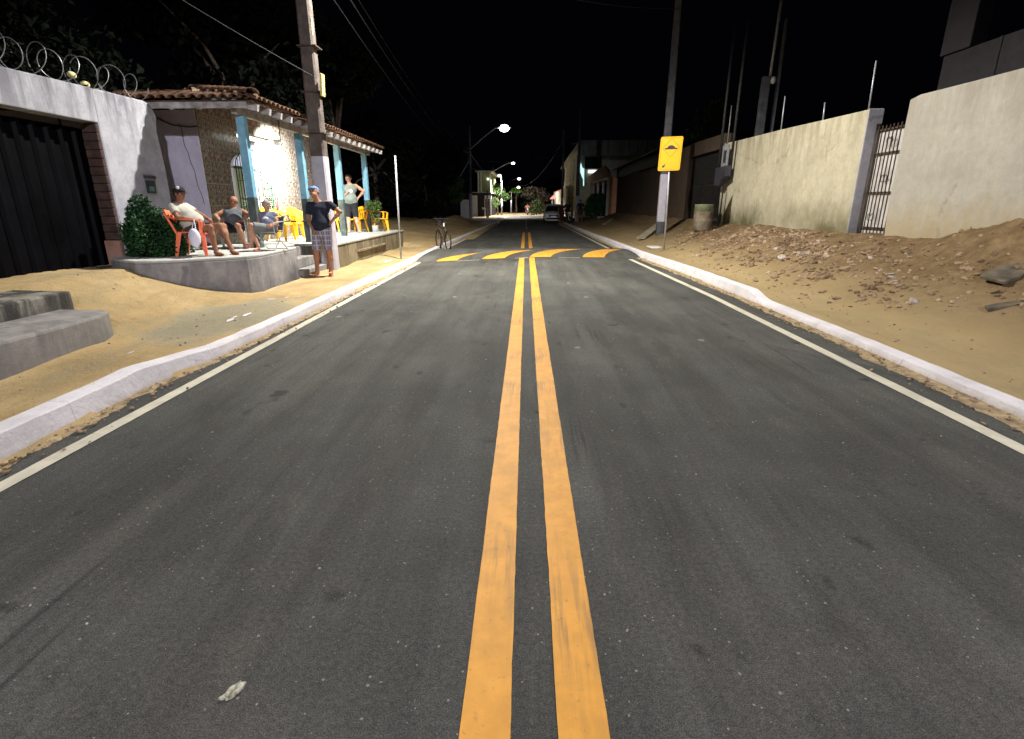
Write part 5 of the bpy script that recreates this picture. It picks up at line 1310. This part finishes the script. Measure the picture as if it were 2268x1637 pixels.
# reclining man in dark clothes
person('bald man in dark clothes leaning back in a folding chair between the other sitters',
    dict(loc=(-5.70, 10.50, PB + .01), hL=(-.02, -.16, .45), hR=(.17, -.04, .45), sL=(-.16, .02, .80), sR=(.15, .18, .80), neck=(-.02, .13, .86), head=(.02, .12, 1.00), face=(.35, -.85, -.05),
         eL=(-.30, -.14, .70), wL=(-.12, -.26, .56), fL=(.8, -.4, -.2), pnL=(.1, .3, -.9), eR=(.36, .06, .72), wR=(.28, -.12, .60), fR=(-.4, -.8, -.2), pnR=(0, .1, -.9),
         kL=(.02, -.46, .50), aL=(.14, -.52, .10), tL=(.20, -.66, .035), kR=(.30, -.38, .50), aR=(.36, -.30, .10), tR=(.44, -.42, .035)),
    MT['skin'][1], MT['tank_dark'], MT['black_cloth'], 0, .75, feet=MT['sandal'], hair=None, belly=.03, res=.011, fd=(.5, -.85, .3), sc=.86)
# seated woman, glasses
person('grey-haired woman in glasses and blue-grey top sitting with crossed legs',
    dict(loc=(-4.74, 9.92, PB + .01), hL=(-.09, .0, .48), hR=(.09, .03, .48), sL=(-.155, .06, .82), sR=(.155, .08, .82), neck=(0, .07, .88), head=(.0, .04, 1.01), face=(.10, -.98, -.08),
         eL=(-.23, -.03, .58), wL=(.02, -.17, .54), fL=(.9, -.1, .0), pnL=(0, .9, 0), eR=(.23, -.02, .58), wR=(-.02, -.19, .56), fR=(-.9, -.1, .0), pnR=(0, .9, 0),
         kL=(-.24, -.36, .50), aL=(-.10, -.40, .12), tL=(-.13, -.54, .045), kR=(-.20, -.40, .58), aR=(-.24, -.42, .20), tR=(-.34, -.54, .15)),
    MT['skin'][2], MT['tank_blue'], MT['shorts_grey'], .18, .95, hair=MT['hair_grey'], glasses=True, women=True, feet=MT['sandal'], res=.011, belly=.02, print_=((0, -.085, .72), (.075, .03, .045)), fd=(.1, -1, 0), sc=.78)
# man in tank top on the porch
person('man in grey tank top and black shorts standing on the porch',
    dict(loc=(-5.45, 17.1, PZ), hL=(-.09, 0, .90), hR=(.09, 0, .90), sL=(-.19, .0, 1.40), sR=(.19, .0, 1.42), neck=(0, 0, 1.48), head=(-.02, -.01, 1.62), face=(.0, -.99, -.02),
         eL=(-.24, .0, 1.12), wL=(-.06, -.18, 1.19), fL=(.5, -.5, .6), pnL=(.5, .5, .2), eR=(.40, .08, 1.26), wR=(.22, .03, 1.06), fR=(-.8, -.1, -.45), pnR=(0, .9, -.3),
         kL=(-.12, -.02, .48), aL=(-.15, .03, .08), tL=(-.21, -.10, .035), kR=(.12, -.02, .48), aR=(.17, .03, .08), tR=(.24, -.10, .035)),
    MT['skin'][2], MT['tank_grey'], MT['black_cloth'], 0, .95, hair=MT['hair'], feet=MT['sandal_white'], hem=-.10, belly=.03, print_=((.07, -.148, 1.26), (.055, .012, .055)), res=.013)
# far figures
def standing(loc, label, shirt, shorts, hair=MT['hair'], sk=0, lf=.9, h=1.0, away=False, group=None, sl=.6):
    f = 1 if away else -1
    J = dict(hL=(-.09, 0, .90), hR=(.09, 0, .90), sL=(-.19, .0, 1.40), sR=(.19, .0, 1.40), neck=(0, 0, 1.48), head=(0, -.01, 1.62), face=(.2, f * .99, -.02), eL=(-.27, .0, 1.12), wL=(-.25, -.05, .86), fL=(.1, -.1, -1), pnL=(1, 0, 0),
         eR=(.27, .0, 1.12), wR=(.25, -.05, .86), fR=(-.1, -.1, -1), pnR=(-1, 0, 0), kL=(-.11, -.02, .48), aL=(-.13, .03, .08), tL=(-.16, f * .12, .035), kR=(.11, -.02, .48), aR=(.14, .03, .08), tR=(.17, f * .12, .035))
    J['loc'] = loc
    return person(label, J, MT['skin'][sk], shirt, shorts, sl, lf, hair=hair, res=.02, hem=-.08, group=group)
standing((2.86, 44.0, 0), 'dark figure standing against the front of the white car', MT['maroon'], MT['maroon'], lf=1.5)
standing((3.42, 44.9, .08), 'figure in black standing between the car and the far wall', MT['black_cloth'], MT['black_cloth'], hair=MT['hair_grey'])
standing((4.45, 45.2, .14), 'figure in dark shorts standing apart on the right pavement', MT['black_cloth'], MT['shorts_olive'])

# ================================================================== CAR AND MOTORCYCLES
def loft(mb, secs, n=16, pw=3.0):
    vs = []
    for y, hw, z0, z1 in secs:
        for k in range(n):
            a = 2 * math.pi * (k + .5) / n; c, s = math.cos(a), math.sin(a); r_ = (abs(c) ** pw + abs(s) ** pw) ** (-1 / pw)
            vs.append((hw * c * r_, y, (z0 + z1) / 2 + (z1 - z0) / 2 * s * r_))
    m = len(secs)
    mb.add(vs, [(j * n + k, j * n + (k + 1) % n, (j + 1) * n + (k + 1) % n, (j + 1) * n + k) for j in range(m - 1) for k in range(n)] + [tuple(range(n)), tuple(reversed(range((m - 1) * n, m * n)))])
    return mb
car = thing('parked_car', 'silver-white hatchback parked facing the camera on the right of the road', 'car', (2.32, 46.0, .0), R(-2))
obj('body', loft(MB(), [(0, .60, .36, .66), (.05, .74, .26, .74), (.2, .83, .20, .82), (.6, .86, .18, .92), (1.05, .87, .18, .99), (2.0, .87, .18, 1.0), (3.3, .87, .18, 1.02), (3.85, .80, .28, .98), (3.95, .7, .36, .9)], 20, 4), MT['car_white'], car, smooth=True)
obj('windscreen', loft(MB(), [(.92, .72, .9, 1.0), (1.25, .70, .9, 1.22), (1.68, .63, .9, 1.46), (3.0, .60, .9, 1.49), (3.6, .62, .9, 1.3), (3.85, .66, .9, 1.0)], 20, 5), MT['glass'], car, smooth=True)
obj('roof', loft(MB(), [(1.60, .60, 1.44, 1.485), (1.9, .62, 1.44, 1.53), (3.1, .60, 1.44, 1.53), (3.5, .58, 1.38, 1.44)], 20, 5), MT['car_white'], car, smooth=True)
for sx in (-1, 1):
    obj('pillar', MB().beam((sx * .74, .95, .97), (sx * .625, 1.68, 1.47), .05, .05), MT['car_white'], car)
    obj('mirror', MB().ball((sx * .95, 1.12, 1.04), (.10, .05, .07), 8, 6), MT['car_white'], car, smooth=True)
    obj('headlight', MB().ball((sx * .66, .12, .76), (.14, .13, .085), 10, 8), MT['lens'], car, smooth=True)
    obj('fog_lamp', MB().ball((sx * .64, .06, .40), (.06, .05, .05), 8, 6), MT['lens'], car, smooth=True)
    for y in (.75, 3.2):
        mb = MB(); torus(mb, (sx * .80, y, .30), .22, .09, n=18); w = obj('wheel', mb, MT['tyre'], car, smooth=True)
        obj('hub', MB().tube([(sx * .74, y, .30), (sx * .86, y, .30)], .17, 12), MT['alu'], w)
obj('grille', MB().box(-.42, .42, -.035, .02, .52, .66), MT['black'], car, bevel=.02)
obj('lower_grille', MB().obox((0, .03, .38), (1.2, .08, .16)), MT['black'], car, bevel=.03)
pt_ = obj('number_plate', MB().box(-.22, .22, -.06, -.045, .46, .60), MT['plate'], car, bevel=.01)
obj('blue_band', MB().box(-.22, .22, -.065, -.0605, .575, .60), MT['plate_blue'], pt_)
obj('chin', MB().obox((0, .03, .235), (1.3, .12, .05)), MT['car_white'], car, bevel=.02)
def moto(loc, rz, label, rider=None):
    t = thing('motorcycle', label, 'motorcycle', loc, rz)
    for y in (-.62, .62):
        mb = MB(); torus(mb, (0, y, .30), .24, .055, n=16); w = obj('wheel', mb, MT['tyre'], t, smooth=True)
        obj('hub', MB().tube([(-.05, y, .30), (.05, y, .30)], .06, 8), MT['alu'], w)
    obj('engine', MB().obox((0, 0, .42), (.24, .40, .28)), MT['black'], t, bevel=.04)
    obj('tank', MB().ball((0, -.12, .78), (.15, .26, .13), 10, 8), NT('red_tank').out((.25, .02, .03), .3), t, smooth=True)
    obj('seat', MB().obox((0, .38, .76), (.22, .6, .09)), MT['black'], t, bevel=.03)
    obj('fork', MB().tube([(-.08, -.62, .30), (-.08, -.42, .92)], .02, 6).tube([(.08, -.62, .30), (.08, -.42, .92)], .02, 6), MT['alu'], t)
    obj('handlebar', MB().tube([(-.36, -.32, 1.0), (-.15, -.40, .96), (.15, -.40, .96), (.36, -.32, 1.0)], .015, 6), MT['black'], t)
    obj('headlight', MB().ball((0, -.54, .84), (.085, .07, .085), 10, 8), MT['lens'], t, smooth=True)
    return t
moto((3.28, 44.3, .02), R(20), 'motorcycle standing beside the white car among the dark figures')
moto((.22, 80, 0), R(5), 'motorcycle with a rider at the far end of the street')
person('motorcycle rider in a pink top at the far end of the street', dict(loc=(.22, 80.15, 0), hL=(-.09, .1, .86), hR=(.09, .1, .86), sL=(-.19, .0, 1.30), sR=(.19, .0, 1.30), neck=(0, 0, 1.36), head=(0, -.06, 1.50), face=(0, -1, 0),
    eL=(-.32, -.16, 1.12), wL=(-.33, -.40, 1.04), fL=(0, -1, -.1), pnL=(0, 0, -1), eR=(.32, -.16, 1.12), wR=(.33, -.40, 1.04), fR=(0, -1, -.1), pnR=(0, 0, -1), kL=(-.22, -.24, .66), aL=(-.18, .0, .30), tL=(-.2, -.14, .24), kR=(.22, -.24, .66), aR=(.18, .0, .30), tR=(.2, -.14, .24)),
    MT['skin'][1], mottled('pink_shirt', (.5, .2, .18), (.6, .25, .2), 5), MT['black_cloth'], .6, .95, hair=MT['hair'], res=.025)

# ================================================================== FAR BUILDINGS, RIGHT
fh = thing('porch_house', 'salmon house with white porch columns beyond the brown wall', 'house', (6.5, 49, .5))
W('wall', MB().box(6.5, 10, 43.3, 56.5, .2, 3.55), MT['salmon'], fh)
W('opening', MB().box(6.47, 6.498, 44.2, 52.0, .8, 3.1), MT['brown_wall'], fh)
for y in (43.35, 46.0, 49.2, 52.6): W('column', MB().box(6.25, 6.45, y - .1, y + .1, .45, 3.36), MT['white'], fh, bevel=.01)
W('architrave', MB().box(6.22, 6.46, 43.2, 52.8, 3.361, 3.50), MT['white'], fh)
W('sloping_parapet', MB().prism([(43.2, 3.5), (58, 3.5), (58, 4.15), (50, 4.45), (46.0, 4.5), (43.2, 3.9)], lambda u, v, t: (t, u, v), 6.3, 6.48), MT['salmon'], fh)
W('plinth', MB().box(5.6, 6.24, 43, 52.5, .1, .62), MT['concrete'], fh, bevel=.02)
ww = obj('bright_wall', MB().box(6.2, 6.35, 53.5, 60.0, .2, 3.4), MT['cream_house'], bevel=.01); tag(ww, 'brightly lit pale wall piece beside the far shrub', 'wall')
th2 = thing('two_storey_house', 'two-storey pale house with a wide grey concrete roof slab far right', 'house', (6, 66, 0))
W('ground_floor', MB().box(5.4, 11, 60.2, 84, 0, 4.0), MT['cream_house'], th2)
W('upper_floor', MB().box(6.0, 12, 60.4, 84, 4.002, 7.0), MT['cream_house'], th2)
W('roof_slab', MB().add([(5.2, 56, 7.5), (5.2, 86, 6.8), (16, 86, 6.8), (16, 56, 7.5), (5.2, 56, 7.0), (5.2, 86, 6.6), (16, 86, 6.6), (16, 56, 7.0)], [(0, 1, 2, 3), (7, 6, 5, 4), (0, 4, 5, 1), (0, 3, 7, 4)]), MT['slab'], th2)
W('slab_edge', MB().box(5.15, 14, 55.9, 56.0, 6.1, 7.45), MT['slab'], th2)
for y in (62, 66.5, 71, 76, 80): W('window', MB().box(5.96, 5.998, y, y + 1.6, 4.6, 6.5), MT['brown_wall'], th2)
for y in (60.6, 65, 69.6, 74.2, 78.5, 83): W('pier', MB().box(5.7, 5.99, y, y + .4, 4.002, 6.9), MT['white'], th2)
for y in (63, 70, 78): W('door', MB().box(5.36, 5.398, y, y + 1.1, .1, 2.4), MT['brown_wall'], th2)
W('lit_window', MB().box(6.6, 7.6, 60.15, 60.19, 4.7, 5.0), MT['win_glow'], th2)
W('balcony_panel', MB().box(6.2, 8.0, 60.0, 60.1, 5.1, 6.3), MT['glass'], th2)
ll = thing('led_decoration', 'pale teal lit palm-shaped decoration on the far balcony', 'decoration', (5.6, 58, 3.4))
mb = MB()
for k in range(7):
    a = 2.1 - k * .22; mb.tube([(5.75, 57, 4.0 + k * .12), (5.75 - .25 * math.cos(a * .3) , 57, 4.5 + k * .15), (5.75 - .45 + k * .03, 57, 4.9 + k * .1)], [.02, .025, .006], 4)
mb.tube([(5.85, 57, 3.3), (5.8, 57, 5.0)], .05, 5)
W('leaf_light', mb, MT['led_teal'], ll)
sb = thing('street_shrub', 'rounded green shrub growing in front of the far white columns', 'shrub', (5.75, 44.0, .5))
mb = MB(); leaves(mb, (5.75, 44.6, 1.55), (.95, .9, .85), 2600, .12, mask=lumpmask(2.5, -.2, 7)); leaves(mb, (5.0, 44.0, 1.1), (.4, .4, .5), 400, .12)
W('foliage', mb, MT['leaf'], sb, fix=False); W('stem', MB().tube([(5.75, 44.4, .3), (5.75, 44.6, 1.5)], .05, 6), MT['bark'], sb)
bf = thing('board_fence', 'pale vertical board fence running on behind the white car', 'fence', (4.6, 80, 0))
for k in range(9):
    y = 64 + k * 3.2
    W('board', MB().box(4.62, 4.72, y, y + 3.0, 0, 3.3), MT['cream_house'], bf)
W('coping', MB().box(4.56, 4.78, 64, 93, 3.302, 3.42), MT['pink'], bf)
kk = obj('kiosk_roof', MB().add([(3.7, 86, 2.3), (4.5, 86, 2.3), (4.5, 88, 2.3), (3.7, 88, 2.3), (4.4, 87, 3.0)], [(0, 1, 4), (1, 2, 4), (2, 3, 4), (3, 0, 4), (3, 2, 1, 0)]), MT['pink']); tag(kk, 'small pink pointed awning left of the pale fence', 'awning')
obj('awning_post', MB().tube([(4.1, 87, 0), (4.1, 87, 2.3)], .05, 5), MT['white'], kk)
# ================================================================== FAR BUILDINGS, LEFT
gh2 = thing('green_house', 'two-storey green house with white piers far down on the left', 'house', (-5.6, 72, 0))
W('ground_floor', MB().box(-12, -4.6, 70.5, 84, 0, 2.9), MT['building_grey'], gh2)
W('upper_floor', MB().box(-6.1, -4.55, 70.4, 84, 3.0, 5.4), MT['green_house'], gh2)
W('upper_slab', MB().box(-7.0, -4.4, 70.2, 84, 2.902, 2.998), MT['slab'], gh2)
for x in (-6.1, -5.75, -4.62): W('pier', MB().box(x, x + .15, 70.25, 70.39, 3.0, 5.4), MT['white'], gh2)
W('roof', MB().box(-6.4, -4.1, 70.0, 84, 5.402, 5.55), MT['slab'], gh2)
W('shop_front', MB().box(-7.0, -6.2, 70.3, 70.48, .1, 2.6), MT['white'], gh2)
W('doorway', MB().box(-5.9, -5.5, 70.4, 70.49, .1, 2.2), MT['black'], gh2)
W('white_awning', MB().box(-5.2, -4.4, 69.6, 70.4, 2.2, 2.6), MT['white'], gh2)
W('white_panel', MB().box(-5.6, -5.2, 70.2, 70.46, .9, 1.15), MT['white'], gh2)
for x in (-5.25, -4.45): W('porch_post', MB().box(x, x + .08, 69.7, 69.8, 0, 2.2), MT['white'], gh2)
W('wall_lamp', MB().ball((-4.8, 70.1, 4.55), .10, 8, 6), MT['lamp_far'], gh2, smooth=True)
wl = obj('low_wall', MB().box(-7.2, -6.05, 60.5, 60.7, 0, 2.0), MT['white'], bevel=.01); tag(wl, 'low white wall just left of the far lamp pole', 'wall')
dm_ = MB()
# lime leaves by lamp
lm = thing('palm_tree', 'palm with lime green lit fronds under a distant lamp', 'palm', (-1.8, 95, 0))
mb = MB()
for k in range(14):
    a = k * .45; r0 = U(.9, 1.3)
    p0_ = Vector((-1.7, 95, 3.8)); p1_ = p0_ + Vector((math.cos(a) * r0 * .5, math.sin(a) * r0 * .5, .35)); p2_ = p0_ + Vector((math.cos(a) * r0, math.sin(a) * r0, -.35))
    for (q0, q1) in ((p0_, p1_), (p1_, p2_)):
        d = (q1 - q0); s = d.cross(Vector((0, 0, 1))).normalized() * .12; mb.add([q0 - s, q0 + s, q1 + s, q1 - s], [(0, 1, 2, 3)])
W('frond', mb, MT['leaf_lime'], lm, fix=False); W('trunk', MB().tube([(-1.7, 95, -.1), (-1.7, 95, 3.8)], .12, 6), MT['bark'], lm)

# ================================================================== TREES
def tree(name, label, x, y, h, rad, n, size, m, trunk=.16, lean=0, group=None, z0=None, crown_lo=.35, sd=0, sp=1.0):
    z0 = gh(x, y) if z0 is None else z0
    t = thing(name, label, 'tree', (x, y, z0), 0, group)
    tr = MB(); top = Vector((x + lean, y, z0 + h * .55)); tr.tube([(x, y, z0 - .1), (x + lean * .4, y, z0 + h * .25), top], [trunk, trunk * .75, trunk * .5], 8)
    mb = MB(); k = 7
    cl = []
    for i in range(k):
        a = i * 2.4 + sd; rr = U(.25, .8); c = Vector((x + lean + math.cos(a) * rad * rr * sp, y + math.sin(a) * rad * rr, z0 + h * U(crown_lo + .12, .86))); cl.append(c)
        tr.tube([tuple(top.lerp(Vector((x, y, z0)), .15)), tuple(top.lerp(c, .5) + Vector((0, 0, .15))), tuple(c)], [trunk * .42, trunk * .25, .02], 5)
    cl.append(Vector((x + lean, y, z0 + h * .8)))
    for c in cl:
        r_ = rad * U(.42, .66); leaves(mb, tuple(c), (r_, r_, r_ * U(.6, .85)), n // len(cl), size, mask=lumpmask(2.6, -.12, U(0, 50)))
    W('trunk', tr, MT['bark'], t, smooth=True); W('crown', mb, m, t, fix=False); return t
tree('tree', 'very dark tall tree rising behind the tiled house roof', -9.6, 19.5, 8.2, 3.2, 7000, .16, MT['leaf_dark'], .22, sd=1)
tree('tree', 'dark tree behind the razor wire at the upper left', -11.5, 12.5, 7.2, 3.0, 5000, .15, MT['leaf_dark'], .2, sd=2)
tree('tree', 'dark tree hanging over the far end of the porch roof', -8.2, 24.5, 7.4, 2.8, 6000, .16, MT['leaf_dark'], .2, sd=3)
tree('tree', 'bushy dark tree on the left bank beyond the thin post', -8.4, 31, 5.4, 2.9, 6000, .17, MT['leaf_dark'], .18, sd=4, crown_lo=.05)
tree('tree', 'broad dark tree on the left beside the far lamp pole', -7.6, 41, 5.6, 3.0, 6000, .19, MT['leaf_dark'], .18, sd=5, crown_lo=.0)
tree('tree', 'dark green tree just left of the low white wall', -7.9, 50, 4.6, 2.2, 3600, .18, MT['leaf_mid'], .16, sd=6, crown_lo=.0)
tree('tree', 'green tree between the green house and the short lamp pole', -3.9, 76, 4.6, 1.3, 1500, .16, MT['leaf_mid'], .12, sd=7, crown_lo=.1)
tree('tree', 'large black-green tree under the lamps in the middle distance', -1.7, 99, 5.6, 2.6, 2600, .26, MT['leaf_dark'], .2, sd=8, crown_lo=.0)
tree('tree', 'brownish leafed tree behind the white car', 2.3, 90, 4.0, 2.4, 2600, .22, MT['leaf_dry'], .18, sd=9, crown_lo=.1)
tree('tree', 'low green tree left of the white car beside the track', 1.6, 82, 2.4, 1.2, 1200, .16, MT['leaf_mid'], .1, sd=10, crown_lo=.0)
tree('tree', 'faint tree top showing behind the yellow sign', 10.5, 33, 7.0, 1.7, 1600, .17, MT['leaf_mid'], .16, sd=11, z0=.5)
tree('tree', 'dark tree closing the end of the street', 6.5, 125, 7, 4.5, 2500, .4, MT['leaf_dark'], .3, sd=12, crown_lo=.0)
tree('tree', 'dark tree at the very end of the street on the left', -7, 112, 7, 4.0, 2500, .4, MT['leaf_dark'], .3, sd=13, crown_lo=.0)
# weedy plants behind the razor wire, with a pale flower
wp = thing('flowering_plant', 'leafy plant with a pale yellow bloom behind the razor wire', 'plant', (-7.1, 9.0, 2.0))
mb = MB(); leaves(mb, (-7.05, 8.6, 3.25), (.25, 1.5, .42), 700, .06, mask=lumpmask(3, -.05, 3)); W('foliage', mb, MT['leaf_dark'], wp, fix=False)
W('stem', MB().tube([(-7.1, 8.6, .5), (-7.1, 8.6, 3.2)], .02, 5), MT['bark'], wp)
for (y, z) in ((8.72, 3.36), (8.95, 3.28)):
    W('flower', MB().ball((-6.85, y, z), (.05, .08, .05), 8, 6), mottled('pale_yellow_petal', (.5, .45, .2), (.6, .55, .3), 9), wp, smooth=True)
for (x, y, s, lb) in ((-3.3, 9.3, .10, ''),):
    pass
